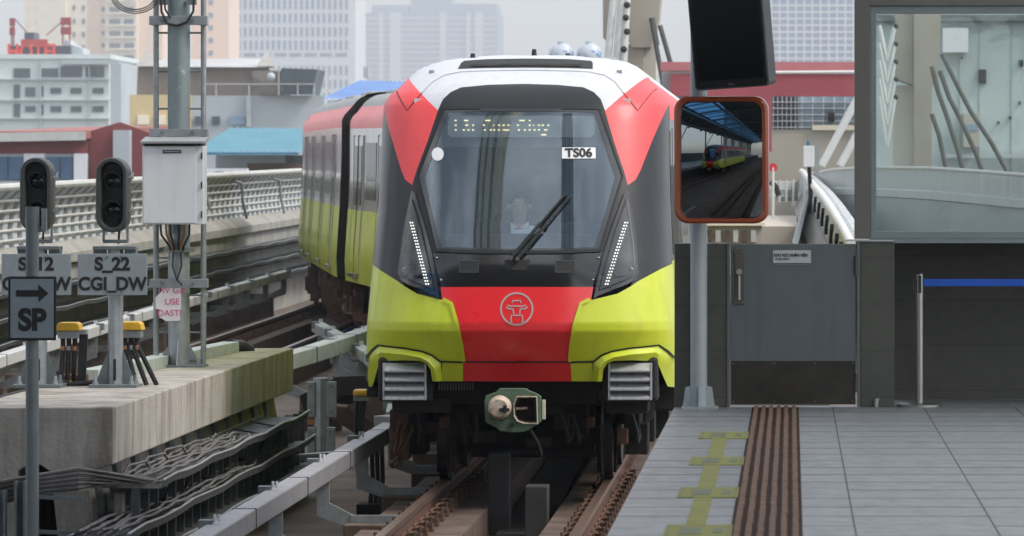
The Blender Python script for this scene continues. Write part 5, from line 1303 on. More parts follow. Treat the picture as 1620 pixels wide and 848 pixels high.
# convex mirror
mc = P(1142, 253, 33.6); MW, MH = .325, .45
yaw, pit = R(-8.5), R(1.5)
Mr = Matrix.Rotation(yaw, 4, 'Z') @ Matrix.Rotation(pit, 4, 'X')
mt = thing('convex_mirror', mc, 'rounded rectangular convex safety mirror in an orange-brown frame, reflecting the station', 'mirror')
def rrect(w_, h_, r, n=8):
    o = []
    for cx_, cz_, a0 in ((w_ - r, h_ - r, 0), (-w_ + r, h_ - r, 90), (-w_ + r, -h_ + r, 180), (w_ - r, -h_ + r, 270)):
        o += [(cx_ + r * math.cos(R(a0 + 90 * k / n)), cz_ + r * math.sin(R(a0 + 90 * k / n))) for k in range(n + 1)]
    return o
def MV(x, y, z): return mc + (Mr @ Vector((x, y, z)))
RM = 2.6
outer = rrect(MW + .012, MH + .0, .10); inner = rrect(MW - .03, MH - .035, .075)
b = MB(); cl = lambda l: l + l[:1]
b.grid([[MV(x, .03, z) for x, z in cl(rrect(MW - .02, MH - .02, .09))], [MV(x, .02, z) for x, z in cl(outer)], [MV(x, -.03, z) for x, z in cl(outer)], [MV(x, -.045, z) for x, z in cl(rrect(MW - .005, MH - .015, .09))], [MV(x, -.04, z) for x, z in cl(inner)], [MV(x, -.01, z) for x, z in cl(inner)]])
b.build('mirror_frame', mat('orange_brown_frame', (.33, .065, .018), .3, var=.04, coat=.4), mt, smooth=True)
b = MB(); NX = 36; rows = []
ctr = MV(0, RM - .055, 0)
NRM = []
def inr(x, z): return True
for i in range(25):
    k = i / 24; ring = []
    for x, z in cl(rrect(MW - .022, MH - .027, .082, 10)):
        X_, Z_ = x * k, z * k; ring.append((X_, RM - .055 - math.sqrt(RM * RM - X_ * X_ - Z_ * Z_), Z_))
    rows.append(ring)
bm_ = MB().grid([[MV(*p) for p in r_] for r_ in rows])
mm = bpy.data.materials.new('mirror_surface'); mm.use_nodes = True; pb = mm.node_tree.nodes['Principled BSDF']; pb.inputs['Base Color'].default_value = (.27, .29, .30, 1); pb.inputs['Metallic'].default_value = 1; pb.inputs['Roughness'].default_value = .012
ms_ = bm_.build('mirror_surface', mm, mt, smooth='full')
me = ms_.data; o0 = org(mt)
nn_ = []
for v in me.vertices:
    n_ = (Vector(v.co) + o0 - ctr).normalized(); nn_.append(tuple(n_))
me.normals_split_custom_set_from_vertices(nn_)
b = MB(); b.add([MV(x, .031, z) for x, z in rrect(MW - .02, MH - .02, .09)], [tuple(range(36))]); b.build('mirror_back', M['black_plastic'], mt)
MB().bar(MV(0, .03, .0), (px_ + .02, 33.95, mc.z), .05, .10).build('bracket', M['galv'], mt)
# monitor
ctm = P(1149, 5, 33.35)
Mm = Matrix.Rotation(R(-14), 4, 'Z') @ Matrix.Rotation(R(5), 4, 'X') @ Matrix.Rotation(R(-3.6), 4, 'Y')
mo = thing('monitor', ctm, 'black platform monitor with its screen off, hanging tilted above the orange mirror', 'monitor')
def VM(x, y, z): return ctm + (Mm @ Vector((x, y, z)))
MWx, MWz = .272, .60
def boxm(w_, h_, y0, y1, r): 
    pp = rrect(w_, h_, r, 5); return MB().grid([[VM(x, y0, z) for x, z in cl(pp)], [VM(x, y1, z) for x, z in cl(pp)]]).add([VM(x, y0, z) for x, z in pp], [tuple(range(len(pp)))]).add([VM(x, y1, z) for x, z in pp], [tuple(range(len(pp)))])
boxm(MWx, MWz, -.03, .18, .03).build('housing', mat('monitor_housing', (.07, .075, .08), .45, var=.05), mo, bevel=.006)
sc_ = boxm(MWx - .012, MWz - .012, -.038, -.0302, .025).build('bezel', mat('monitor_bezel', (.008, .008, .008), .25, var=0), mo, bevel=.002)
boxm(MWx - .035, MWz - .065, -.0395, -.0385, .01).build('screen', mat('black_screen', (.004, .0045, .005), .12, var=0), sc_)
MB().box(VM(0, -.04, -MWz + .03), (.05, .004, .014)).build('monitor_badge', mat('badge', (.03, .03, .03), .4), sc_)
MB().bar(VM(-.15, .15, .1), (px_, 33.95, ctm.z + .1), .06, .12).build('monitor_bracket', M['galv_dark'], mo)

# ================================================================ background city
def building(name, label, x0, x1, y, zt, depth, m, wins=None, wm=None, grp=None, zb=-10, recess=.0, cat='building', rim=True):
    t = thing(name, ((x0 + x1) / 2, y, zb), label, cat, grp)
    MB().bb(x0, x1, y, y + depth, zb, zt).build('wall', m, t)
    if rim: MB().bb(x0 - .2, x1 + .2, y - .2, y + depth + .2, zt, zt + .004 * (zt - zb) + .3).build('roof_rim', m, t)
    if wins:                                      # wins: list of (px0, px1, py0, py1) at the facade distance
        n = 0; rest = MB(); proto = {}
        for a, c, d, e in wins:
            p0, p1 = P(a, d, y), P(c, e, y); w_, h_ = p1.x - p0.x, p0.z - p1.z
            if n < 99:
                key = (round(w_, 2), round(h_, 2))
                if key in proto:
                    o = proto[key][0].copy(); COL.objects.link(o); o.parent = t; q = proto[key][1]; o.location = (p0.x - q.x, 0, p0.z - q.z)
                else:
                    o = MB().bb(p0.x, p1.x, y - .12, y + .05, p1.z, p0.z).build('window', wm, t); proto[key] = (o, p0)
                n += 1
            else: rest.bb(p0.x, p1.x, y - .12, y + .05, p1.z, p0.z)
        if rest.v: rest.build('windows', wm, t)['kind'] = 'stuff'
    return t
def PX(px, Y): return (px - CX) * Y / F
def PZ(py, Y): return CZ - (py - CY) * Y / F
def gridw(xs, w_, ys, h_): return [(x, x + w_, y, y + h_) for y in ys for x in xs]
M['win_dark'] = mat('dark_window_glass', (.07, .10, .13), .15, var=.2, scale=.3)
M['win_blue'] = mat('blue_window_glass', (.16, .26, .36), .2, var=.2, scale=.2)
M['mint'] = mat('pale_mint_render', (.62, .68, .66), .8, var=.06, scale=.3); M['peach'] = mat('peach_render', (.88, .66, .50), .8, var=.04, scale=.1)
M['cream_w'] = mat('cream_render', (.86, .76, .60), .8, var=.04, scale=.1); M['whiteb'] = mat('white_cladding', (.72, .73, .75), .7, var=.03, scale=.1)
M['brick_red'] = mat('brick_red_cladding', (.21, .042, .042), .7, var=.08, scale=.5); M['roof_red'] = mat('dusty_red_roof', (.36, .13, .11), .7, var=.12, scale=.6)
M['pgrey'] = mat('pale_grey_render', (.46, .50, .53), .8, var=.08, scale=.3)
# --- red workshop, left
Y = 150
t = thing('red_workshop', (PX(70, Y), Y, -10), 'low workshop with dark red cladding, dusty red roof and blue windows, beyond the left railing', 'building')
MB().bb(PX(-80, Y), PX(138, Y), Y, Y + 24, PZ(243, Y), PZ(208, Y)).build('upper_wall', M['brick_red'], t)
MB().bb(PX(-80, Y), PX(138, Y), Y, Y + 24, -10, PZ(243, Y) - .01).build('lower_wall', M['pgrey'], t)
z0 = PZ(213, Y); b = MB()
e = [Vector((PX(-90, Y), Y - .5, PZ(211, Y))), Vector((PX(140, Y), Y - .5, PZ(207, Y))), Vector((PX(196, Y), Y + 14, PZ(190, Y))), Vector((PX(30, Y), Y + 14, PZ(192, Y)))]
MB().add([e[0], e[1], e[2], e[3], e[0] - Vector((0, 0, .25)), e[1] - Vector((0, 0, .25)), e[2] - Vector((0, 0, .25)), e[3] - Vector((0, 0, .25))], [(0, 1, 2, 3), (0, 4, 5, 1), (1, 5, 6, 2), (4, 7, 6, 5), (0, 3, 7, 4), (2, 6, 7, 3)]).build('roof', M['roof_red'], t)
MB().add([e[0] + Vector((0, -.05, -.3)), e[1] + Vector((0, -.05, -.3)), e[1] + Vector((0, -.05, -.02)), e[0] + Vector((0, -.05, -.02))], [(0, 1, 2, 3)]).build('gutter', M['fence_white'], t)
MB().prism([(PX(139, Y), Y + .2, PZ(243, Y)), (PX(139, Y), Y + .2, PZ(208, Y)), (PX(188, Y), Y + .2, PZ(193, Y)), (PX(262, Y), Y + .2, PZ(220, Y)), (PX(262, Y), Y + .2, PZ(300, Y)), (PX(139, Y), Y + .2, PZ(300, Y))], (0, .4, 0)).build('gable_wall', M['brick_red'], t)
MB().bb(PX(181, Y), PX(207, Y), Y - .3, Y + .2, PZ(300, Y), PZ(206, Y)).build('grey_panel', M['pgrey'], t)
for a, c in ((-12, 13), (15, 38), (76, 95), (98, 116)): MB().bb(PX(a, Y), PX(c, Y), Y - .15, Y + .1, PZ(283, Y), PZ(248, Y)).build('window', mat('workshop_window', (.05, .12, .22), .2, var=.1), t)
for a, c in ((39, 72), (118, 139)): MB().bb(PX(a, Y), PX(c, Y), Y - .18, Y, PZ(286, Y), PZ(243, Y)).build('white_panel', M['whiteb'], t)
MB().bb(PX(-20, Y), PX(139, Y), Y - .25, Y, PZ(330, Y), PZ(287, Y)).build('plinth_wall', M['pgrey'], t)
# --- hotel
Y = 420
w1 = [(22, 48, 108, 123), (66, 92, 108, 122), (96, 130, 105, 122), (136, 165, 105, 122)]
w1 += gridw([22], 10, [134, 164], 21) + [(40, 56, 138, 153), (40, 56, 168, 177), (66, 69, 136, 153), (66, 69, 166, 182)]
w1 += gridw([80, 112, 147], 17, [139, 168], 9)
t = building('hotel_building', 'pale mint four-storey hotel building with dark windows, left background', PX(-10, Y), PX(172, Y), Y, PZ(93, Y), 18, M['mint'], w1, M['win_dark'])
MB().bb(PX(172, Y), PX(189, Y), Y + 1, Y + 16, -10, PZ(100, Y)).build('side_wall', M['pgrey'], t)
MB().bb(PX(100, Y), PX(190, Y), Y - .6, Y - .1, PZ(102, Y), PZ(95, Y)).build('awning', M['pgrey'], t)
for py in (125, 158, 187): MB().bb(PX(-10, Y), PX(189, Y), Y - .4, Y - .02, PZ(py + 1.4, Y), PZ(py, Y)).build('ledge', M['pgrey'], t)
for px in (64, 141): MB().bb(PX(px, Y), PX(px + 1.6, Y), Y - .3, Y - .01, -10, PZ(95, Y)).build('pilaster', M['pgrey'], t)
t = thing('roof_sign', (PX(50, Y), Y, PZ(93, Y)), 'red HOTEL letters on a dark rooftop board between two red lattice masts', 'sign')
MB().bb(PX(14, Y), PX(110, Y), Y + .5, Y + 3, PZ(93, Y), PZ(72, Y)).build('sign_board', mat('dark_board', (.06, .065, .08), .6), t)
text('sign_lettering', 'HOTEL', 1.75, mat('red_letters', (.75, .05, .04), .5, var=0), t, (PX(52, Y), Y + .35, PZ(82, Y)), off=.06, sx=.86)
MB().bb(PX(32, Y), PX(74, Y), Y + .3, Y + .6, PZ(71, Y), PZ(62, Y)).build('red_panel', mat('red_panel', (.55, .06, .05), .5), t)
MB().bb(PX(33, Y), PX(48, Y), Y + 2, Y + 5, PZ(62, Y), PZ(50, Y)).build('tank', mat('dark_tank', (.08, .10, .14), .5), t)
MB().prism([(PX(96, Y), Y + 1, PZ(93, Y)), (PX(96, Y), Y + 1, PZ(68, Y)), (PX(102, Y), Y + 1, PZ(62, Y)), (PX(110, Y), Y + 1, PZ(70, Y)), (PX(128, Y), Y + 1, PZ(76, Y)), (PX(131, Y), Y + 1, PZ(93, Y))], (0, 4, 0)).build('stair_hut', M['pgrey'], t)
for a, c, d, e_ in ((12, 20, 28, 55), (93, 109, 27, 56)):
    for py in (d, d + 15): MB().bb(PX(a, Y), PX(c, Y), Y + 1, Y + 1.4, PZ(py + 12, Y), PZ(py, Y)).build('mast_panel', mat('dark_red_panel', (.35, .04, .05), .6), t)
    MB().bar((PX(a + 3, Y), Y + 1.2, PZ(93, Y)), (PX(a + 3, Y), Y + 1.2, PZ(d, Y)), .12, .12).bar((PX(c - 2, Y), Y + 1.2, PZ(93, Y)), (PX(c - 2, Y), Y + 1.2, PZ(d, Y)), .12, .12).build('mast', M['roof_red'], t)
MB().bar((PX(20, Y), Y + 1.3, PZ(30, Y)), (PX(40, Y), Y + 1.3, PZ(52, Y)), .1, .1).build('mast_stay', M['roof_red'], t)
MB().bar((PX(94, Y), Y + 1.3, PZ(34, Y)), (PX(70, Y), Y + 1.3, PZ(55, Y)), .1, .1).build('mast_stay', M['roof_red'], t)
# --- peach towers
Y = 1250
w = gridw([45, 58], 4, [8, 29, 50, 70, 90], 9)
building('apartment_tower', 'tall cream and peach apartment tower at far left, with tiny windows', PX(38, Y), PX(104, Y), Y, PZ(-90, Y), 30, M['cream_w'], w, M['peach'])
t = building('apartment_tower', 'peach apartment tower with stacked dark balconies, behind the antenna mast', PX(104, Y + 4), PX(257, Y + 4), Y + 4, PZ(-110, Y + 4), 30, M['peach'],
             gridw([161], 6, range(-8, 100, 19), 7) + gridw([172], 17, range(-8, 190, 19), 9) + gridw([195], 14, range(-8, 190, 19), 9), M['win_dark'])
for a, c in ((104, 138), (168, 219)): MB().bb(PX(a, Y + 4), PX(c, Y + 4), Y + 2.5, Y + 4, -10, PZ(-110, Y)).build('cream_bay', M['cream_w'], t)
MB().bb(PX(168, Y + 4), PX(219, Y + 4), Y + 1.5, Y + 2.6, -10, PZ(-110, Y)).build('cream_bay', M['cream_w'], t)
for k in range(11): MB().bb(PX(170, Y), PX(214, Y), Y + .2, Y + 1.6, PZ(6 + k * 19 - 3, Y), PZ(6 + k * 19 - 6, Y)).build('balcony', M['cream_w'], t)
for x_, ww in ((172, 17), (195, 16)):
    for k in range(11): MB().bb(PX(x_, Y), PX(x_ + ww, Y), Y + 1.2, Y + 1.55, PZ(-8 + k * 19 + 9, Y), PZ(-8 + k * 19, Y)).build('window', M['win_dark'], t)
for px in (113, 128): 
    for py in range(8, 100, 21): MB().bb(PX(px, Y), PX(px + 4, Y), Y + 2.2, Y + 2.6, PZ(py + 8, Y), PZ(py, Y)).build('window', M['win_dark'], t)
building('apartment_tower', 'narrow peach tower just right of the antenna mast', PX(303, 1290), PX(362, 1290), 1290, PZ(-90, 1290), 25, M['peach'], gridw([330], 7, range(0, 110, 20), 8), M['win_blue'])
# --- white office block with blue slots
Y = 1650
building('office_block', 'broad white office block with rows of narrow blue windows, left of the train', PX(362, Y), PX(562, Y), Y, PZ(-60, Y), 40, M['whiteb'],
         gridw([368 + 8.9 * k for k in range(21)], 4.2, [0, 21.5, 43, 64, 104], 15) + [(362 + 24 * k, 381 + 24 * k, 84, 89.5) for k in range(8)] + gridw([368 + 8.9 * k for k in range(21)], 4.2, [126, 147], 14), M['win_blue'])
# --- hazy blue towers
Y = 2900
M['bluetower'] = mat('blue_curtain_wall', (.25, .36, .48), .4, var=.1, scale=.03)
t = building('high_rise', 'hazy pale blue high-rise block far behind the train roof', PX(574, Y), PX(787, Y), Y, PZ(22, Y), 60, M['bluetower'], None)
for a, c, py in ((588, 646, 8), (712, 786, 6), (650, 712, -6)): MB().bb(PX(a, Y), PX(c, Y), Y + 1, Y + 40, PZ(22, Y), PZ(py, Y)).build('crown', M['bluetower'], t)
for a, c in ((600, 606), (617, 634), (696, 706), (738, 744), (752, 764)): MB().bb(PX(a, Y), PX(c, Y), Y - 2, Y, -10, PZ(20, Y)).build('white_stripe', M['whiteb'], t)
for k in range(14): MB().bb(PX(574, Y), PX(787, Y), Y - 1, Y, PZ(30 + k * 9, Y), PZ(27.5 + k * 9, Y)).build('floor_band', M['whiteb'], t)
Y = 1500
t = building('high_rise', 'glassy blue high-rise right of the hanging monitor, above the red gantry', PX(1150, Y), PX(1372, Y), Y, PZ(-80, Y), 40, mat('glass_tower', (.12, .25, .42), .25, var=.15, scale=.08), None)
for k in range(13): MB().bb(PX(1206 + k * 13, Y), PX(1208.5 + k * 13, Y), Y - .8, Y, -10, PZ(-80, Y)).build('mullion', M['whiteb'], t)
for k in range(12): MB().bb(PX(1150, Y), PX(1372, Y), Y - .6, Y - .02, PZ(10 + k * 10.5, Y), PZ(7 + k * 10.5, Y)).build('spandrel', M['whiteb'], t)
# --- rooftop building with netting
Y = 250
M['yellowr'] = mat('yellow_render', (.66, .52, .28), .8, var=.1, scale=.4)
t = thing('warehouse', (PX(360, Y), Y, -10), 'weathered grey and yellow warehouse with a netted rooftop shed, behind the mast', 'building')
MB().bb(PX(205, Y), PX(302, Y), Y, Y + 15, -10, PZ(150, Y)).build('yellow_wall', M['yellowr'], t)
MB().bb(PX(302, Y), PX(512, Y), Y + .3, Y + 15, -10, PZ(151, Y)).build('grey_wall', M['pgrey'], t)
M['net'] = mat('brown_netting', (.33, .28, .24), .9, var=.15, scale=.6, streak=True)
b = MB(); b.add([(PX(212, Y), Y + 1, PZ(150, Y)), (PX(440, Y), Y + 1, PZ(150, Y)), (PX(420, Y), Y + 1, PZ(106, Y)), (PX(214, Y), Y + 1, PZ(104, Y)), (PX(212, Y), Y + 9, PZ(150, Y)), (PX(440, Y), Y + 9, PZ(150, Y)), (PX(400, Y), Y + 9, PZ(100, Y)), (PX(220, Y), Y + 9, PZ(100, Y))],
              [(0, 1, 2, 3), (1, 5, 6, 2), (4, 7, 6, 5), (0, 3, 7, 4)]); b.build('netted_shed', M['net'], t)
MB().add([(PX(206, Y), Y, PZ(106, Y)), (PX(424, Y), Y, PZ(106, Y)), (PX(400, Y), Y + 8, PZ(86, Y)), (PX(225, Y), Y + 8, PZ(88, Y))], [(0, 1, 2, 3)]).build('shed_roof', mat('grey_sheet_roof', (.48, .48, .48), .6, var=.1, scale=.5), t)
for a, h_ in ((230, 75), (420, 77)): MB().add([(PX(a - 14, Y), Y - .1, PZ(105, Y)), (PX(a + 14, Y), Y - .1, PZ(105, Y)), (PX(a, Y), Y + 1, PZ(h_, Y)), (PX(a, Y), Y + 3, PZ(105, Y))], [(0, 1, 2), (1, 3, 2), (0, 2, 3)]).build('gable_peak', mat('grey_cloth', (.42, .40, .38), .8), t)
MB().add([(PX(398, Y), Y - .2, PZ(112, Y)), (PX(448, Y), Y - .2, PZ(112, Y)), (PX(446, Y), Y - .2, PZ(150, Y)), (PX(408, Y), Y - .2, PZ(150, Y))], [(0, 1, 2, 3)]).build('torn_cloth', mat('torn_dark_cloth', (.22, .19, .17), .9, var=.3, scale=1), t)
MB().add([(PX(446, Y), Y - .4, PZ(108, Y)), (PX(503, Y), Y - .4, PZ(110, Y)), (PX(494, Y), Y - .4, PZ(150, Y)), (PX(448, Y), Y - .4, PZ(150, Y)), (PX(446, Y), Y + 4, PZ(108, Y)), (PX(503, Y), Y + 4, PZ(110, Y)), (PX(494, Y), Y + 4, PZ(150, Y)), (PX(448, Y), Y + 4, PZ(150, Y))], [(0, 1, 2, 3), (0, 4, 5, 1), (1, 5, 6, 2), (0, 3, 7, 4)]).build('dark_tank', mat('blue_black_tank', (.06, .085, .11), .5, var=.2, scale=.6), t)
MB().sphere((PX(432, Y), Y - 1, PZ(122, Y)), .22, 10, 6).build('satellite_dish', M['pgrey'], t, smooth=True)
MB().bb(PX(320, Y), PX(500, Y), Y - .6, Y - .5, PZ(134, Y), PZ(132.5, Y)).build('roof_rail', M['fence_white'], t)
for px in (343, 395, 442, 472, 498, 520): MB().bb(PX(px, Y), PX(px + 1.6, Y), Y - .6, Y - .5, PZ(151, Y), PZ(104 if px in (442, 520) else 132, Y)).build('roof_rail_post', M['fence_white'], t)
MB().bb(PX(390, Y), PX(397, Y), Y - .1, Y + .3, PZ(200, Y), PZ(151, Y)).build('downpipe', M['fence'], t)
for a, c in ((308, 318), (335, 347), (362, 387)): MB().bb(PX(a, Y), PX(c, Y), Y + .1, Y + .4, PZ(197, Y), PZ(184, Y)).build('window', M['win_dark'] if a != 362 else M['bluetower'], t)
for a in (218, 244): MB().bb(PX(a, Y), PX(a + 18, Y), Y - .1, Y + .1, PZ(197, Y), PZ(182, Y)).build('window', M['cream_w'], t)
MB().bb(PX(512, Y), PX(660, Y), Y + 2, Y + 15, -10, PZ(157, Y)).build('back_wall', M['pgrey'], t)
# --- teal roof
def corrug(name, c0, c1, c2, c3, m, par, n=26, amp=.06):
    a, b_, c, d = map(Vector, (c0, c1, c2, c3)); rows = []
    nrm_ = (b_ - a).cross(d - a).normalized()
    for j in range(2):
        r_ = []
        for i in range(n * 2 + 1):
            t_ = i / (n * 2); p = (a.lerp(b_, t_) if j == 0 else d.lerp(c, t_)) + nrm_ * (amp if i % 2 else 0); r_.append(p)
        rows.append(r_)
    return MB().grid(rows).build(name, m, par)
Y = 140
t = thing('teal_shed', (PX(400, Y), Y, -10), 'long shed with a bright teal corrugated roof, behind the railing right of the mast', 'shed')
corrug('roof', (PX(300, Y), Y, PZ(242, Y)), (PX(472, Y), Y, PZ(242, Y)), (PX(478, Y), Y + 9, PZ(199, Y)), (PX(305, Y), Y + 9, PZ(198, Y)), mat('teal_roof', (.05, .21, .28), .5, var=.08, scale=.8), t, 18, .06)
MB().bb(PX(300, Y), PX(473, Y), Y - .12, Y, PZ(245, Y), PZ(241, Y)).build('eaves', mat('blue_eaves', (.06, .22, .36), .5), t)
MB().bb(PX(315, Y), PX(440, Y), Y + 4, Y + 6, -10, PZ(244, Y)).build('wall', M['pgrey'], t)
MB().bb(PX(385, Y), PX(480, Y), Y + 1, Y + 1.4, -10, PZ(258, Y)).build('brick_wall', mat('old_brick', (.20, .13, .10), .9, var=.3, scale=1.5), t)
MB().bb(PX(440, Y), PX(480, Y), Y + 2, Y + 2.2, PZ(258, Y), PZ(245, Y)).build('shadow_opening', M['win_dark'], t)
tag(MB().bb(PX(345, Y), PX(410, Y), Y - 3, Y - 2.7, -10, PZ(267, Y)).build('white_wall', M['whiteb']), 'plain white wall below the teal roof, beyond the railing', 'wall')
# shrub
t = thing('shrub', (PX(343, 136), 136, -10), 'green shrub top showing over the railing, below the teal roof', 'shrub')
b = MB(); rnd = random.Random(3)
for k in range(900):
    a, r_, h_ = rnd.uniform(0, 6.28), rnd.random() ** .5, rnd.random()
    rr = .55 * (1 - .5 * h_) * r_; c = Vector((PX(345, 136) + rr * math.cos(a), 136 + rr * math.sin(a), PZ(300, 136) + h_ * (PZ(269, 136) - PZ(300, 136)) * (1 - .35 * r_)))
    u = Vector((rnd.uniform(-1, 1), rnd.uniform(-1, 1), rnd.uniform(-1, 1))).normalized() * .06; v = u.cross(Vector((rnd.uniform(-1, 1), rnd.uniform(-1, 1), rnd.uniform(-1, 1)))).normalized() * .045
    b.add([c - u - v, c + u - v, c + u + v, c - u + v], [(0, 1, 2, 3)])
b.build('foliage', mat('shrub_leaves', (.08, .14, .04), .7, var=.3, scale=4, col2=(.03, .06, .02)), t, norm=False)
MB().tube([(PX(345, 136), 136, -10), (PX(345, 136), 136, PZ(285, 136))], .06, 6).build('stem', M['rust'], t)
# --- blue roof
Y = 175
t = thing('blue_shed', (PX(590, Y), Y, -10), 'shed with a blue corrugated roof turning teal, above the rear carriage', 'shed')
corrug('roof', (PX(508, Y), Y, PZ(157, Y)), (PX(612, Y), Y, PZ(157, Y)), (PX(622, Y), Y + 8, PZ(123, Y)), (PX(536, Y), Y + 8, PZ(121, Y)), mat('blue_roof', (.10, .22, .50), .5, var=.15, scale=.8), t, 12, .06)
corrug('teal_roof_part', (PX(612, Y), Y + .1, PZ(157, Y)), (PX(720, Y), Y + .1, PZ(157, Y)), (PX(725, Y), Y + 8, PZ(123, Y)), (PX(622, Y), Y + 8.01, PZ(123, Y)), mat('faded_teal_roof', (.16, .40, .46), .5, var=.15, scale=.8), t, 10)
MB().bb(PX(525, Y), PX(720, Y), Y + 1, Y + 8, -10, PZ(158, Y)).build('wall', M['pgrey'], t)
tag(MB().bb(PX(575, 185), PX(583, 185), 185, 185.4, PZ(123, 185), PZ(106, 185)).build('vent_box', M['pgrey']), 'small grey vent standing behind the blue roof ridge', 'vent')
# --- painted balls
Y = 210
for k, px in enumerate((888, 932)):
    t = thing('painted_jar', (PX(px, Y), Y, PZ(110, Y)), 'white and blue painted round jar above the train roof, %s' % ('left one of two' if k == 0 else 'right one, nearest the pylon'), 'jar', 'painted jars above the train roof')
    mj = mat('blue_white_glaze', (.45, .49, .54), .4, var=0, col2=(.03, .12, .34), scale=2.2, contrast=(.40, .46))
    MB().sphere((PX(px, Y), Y, PZ(87, Y)), .56, 20, 12, .95).build('jar_body', mj, t, smooth=True)
    MB().tube([(PX(px, Y), Y, PZ(70, Y)), (PX(px, Y), Y, PZ(66, Y))], .18, 12).build('jar_neck', M['fence'], t)
tag(MB().bb(PX(860, Y), PX(1010, Y), Y - 1, Y + 6, -10, PZ(104, Y)).build('roof_terrace', M['pgrey']), 'pale flat-roofed building carrying the painted jars, hidden mostly by the train', 'building')
# --- bridge pylons
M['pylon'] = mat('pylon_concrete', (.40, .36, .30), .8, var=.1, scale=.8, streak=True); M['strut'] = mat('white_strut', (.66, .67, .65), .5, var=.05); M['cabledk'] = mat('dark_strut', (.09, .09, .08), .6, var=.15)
def hexprism(pts, Y, d, nm, m, par):
    return MB().prism([P(a, b_, Y) for a, b_ in pts], (0, d, 0)).build(nm, m, par)
Y = 125
t = thing('bridge_pylon', P(1020, 200, Y) + Vector((0, 0, -10)), 'beige concrete bridge pylon with white struts on its left, behind the train roof', 'pylon')
hexprism([(994, -80), (1038, -80), (1045, 0), (1042, 30), (1030, 75), (1000, 75), (990, 60)], Y, 1.5, 'pylon_head', M['pylon'], t)
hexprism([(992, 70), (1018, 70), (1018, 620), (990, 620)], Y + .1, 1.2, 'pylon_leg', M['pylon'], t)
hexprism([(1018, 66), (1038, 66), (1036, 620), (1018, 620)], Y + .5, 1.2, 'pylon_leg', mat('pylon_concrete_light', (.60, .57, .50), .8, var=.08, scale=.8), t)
hexprism([(953, -80), (975, -80), (970, 30), (960, 66), (954, 60)], Y + 2, 1, 'pylon_arm', M['pylon'], t)
for a, c in (((976, -60), (961, 100)), ((988, -60), (975, 100)), ((994, -40), (986, 110))):
    MB().tube([P(*a, Y - .5), P(*c, Y - .5)], .10, 10).build('white_strut', M['strut'], t, smooth=True)
for px, py in ((992, 8), (990, 28), (992, 50), (987, 78)): MB().sphere(P(px, py, Y - .7), .09, 8, 6).build('strut_end', M['gap'], t, smooth=True)
for a, c in (((1031, 28), (1039, 72)), ((1038, 72), (1052, 150)), ((1044, 40), (1078, 160))):
    MB().tube([P(*a, Y - .3), P(*c, Y - .3)], .065 if a[1] > 30 else .08, 8).build('dark_strut', M['cabledk'], t, smooth=True)
# --- red gantry building
Y = 112
M['gantry'] = mat('dusty_red_beam', (.38, .07, .085), .6, var=.08, scale=.6)
t = thing('red_gantry', (PX(1230, Y), Y, -10), 'dusty red steel gantry with a white pipe, crossing the background behind the mirror', 'gantry')
MB().bb(PX(1045, Y), PX(1358, Y), Y, Y + .8, PZ(112, Y), PZ(98, Y)).build('upper_beam', mat('pale_red_beam', (.48, .16, .17), .6, var=.05), t)
MB().bb(PX(1060, Y), PX(1358, Y), Y + .05, Y + .6, PZ(152, Y), PZ(117, Y)).build('lower_beam', M['gantry'], t)
MB().tube([(PX(1215, Y), Y - .1, PZ(115, Y)), (PX(1358, Y), Y - .1, PZ(114, Y))], .04, 8).build('white_pipe', M['strut'], t, smooth=True)
MB().bb(PX(1196, Y), PX(1221, Y), Y + .02, Y + .5, PZ(240, Y), PZ(150, Y)).build('column', M['gantry'], t)
MB().bb(PX(1045, Y), PX(1100, Y), Y + .9, Y + 1.2, PZ(160, Y), PZ(112, Y)).build('grey_panel', M['pgrey'], t)
Y = 128
t = building('beige_building', 'beige walled building with dark and pale curtain windows, beneath the red gantry', PX(1060, Y), PX(1362, Y), Y, PZ(205, Y), 8, mat('beige_render', (.50, .46, .38), .8, var=.05, scale=.3), None, rim=False)
MB().bb(PX(1214, Y), PX(1262, Y), Y + .1, Y + 6, PZ(205, Y), PZ(140, Y)).build('dark_glazing', mat('dark_glazing', (.07, .07, .09), .3, var=.3, scale=1), t)
for k in range(7): MB().bb(PX(1216 + k * 7, Y), PX(1217 + k * 7, Y), Y, Y + .1, PZ(205, Y), PZ(140, Y)).build('mullion', M['whiteb'], t)
for k in range(5): MB().bb(PX(1214, Y), PX(1362, Y), Y - .05, Y + .06, PZ(162 + k * 10, Y), PZ(161 + k * 10, Y)).build('transom', M['whiteb'], t)
MB().bb(PX(1262, Y), PX(1362, Y), Y + .1, Y + 6, PZ(205, Y), PZ(140, Y)).build('pale_glazing', mat('pale_glazing', (.42, .52, .60), .3, var=.2, scale=.6), t)
for k in range(6): MB().bb(PX(1268 + k * 17, Y), PX(1269.5 + k * 17, Y), Y, Y + .1, PZ(205, Y), PZ(140, Y)).build('mullion', M['whiteb'], t)
MB().bb(PX(1285, Y), PX(1362, Y), Y - .1, Y + .04, PZ(206, Y), PZ(198, Y)).build('cream_sill', M['cream_w'], t)
MB().bb(PX(1310, Y), PX(1320, Y), Y - .1, Y + .05, PZ(193, Y), PZ(178, Y)).build('small_window', M['underdark'], t)
MB().bb(PX(1030, Y), PX(1200, Y), Y + .2, Y + 6, -10, PZ(160, Y)).build('left_wall', M['pgrey'], t)
for k in range(2):
    a, c = ((1357, 155), (1300, 262)) if k == 0 else ((1360, 205), (1329, 262))
    tag(MB().tube([P(*a, 108), P(*c, 108)], .09, 12).build('bridge_strut', M['strut'], smooth=True), 'white slanted strut left of the glass screen, %s' % ('the longer, upper one' if k == 0 else 'the shorter, lower one'), 'strut', 'white slanted struts')
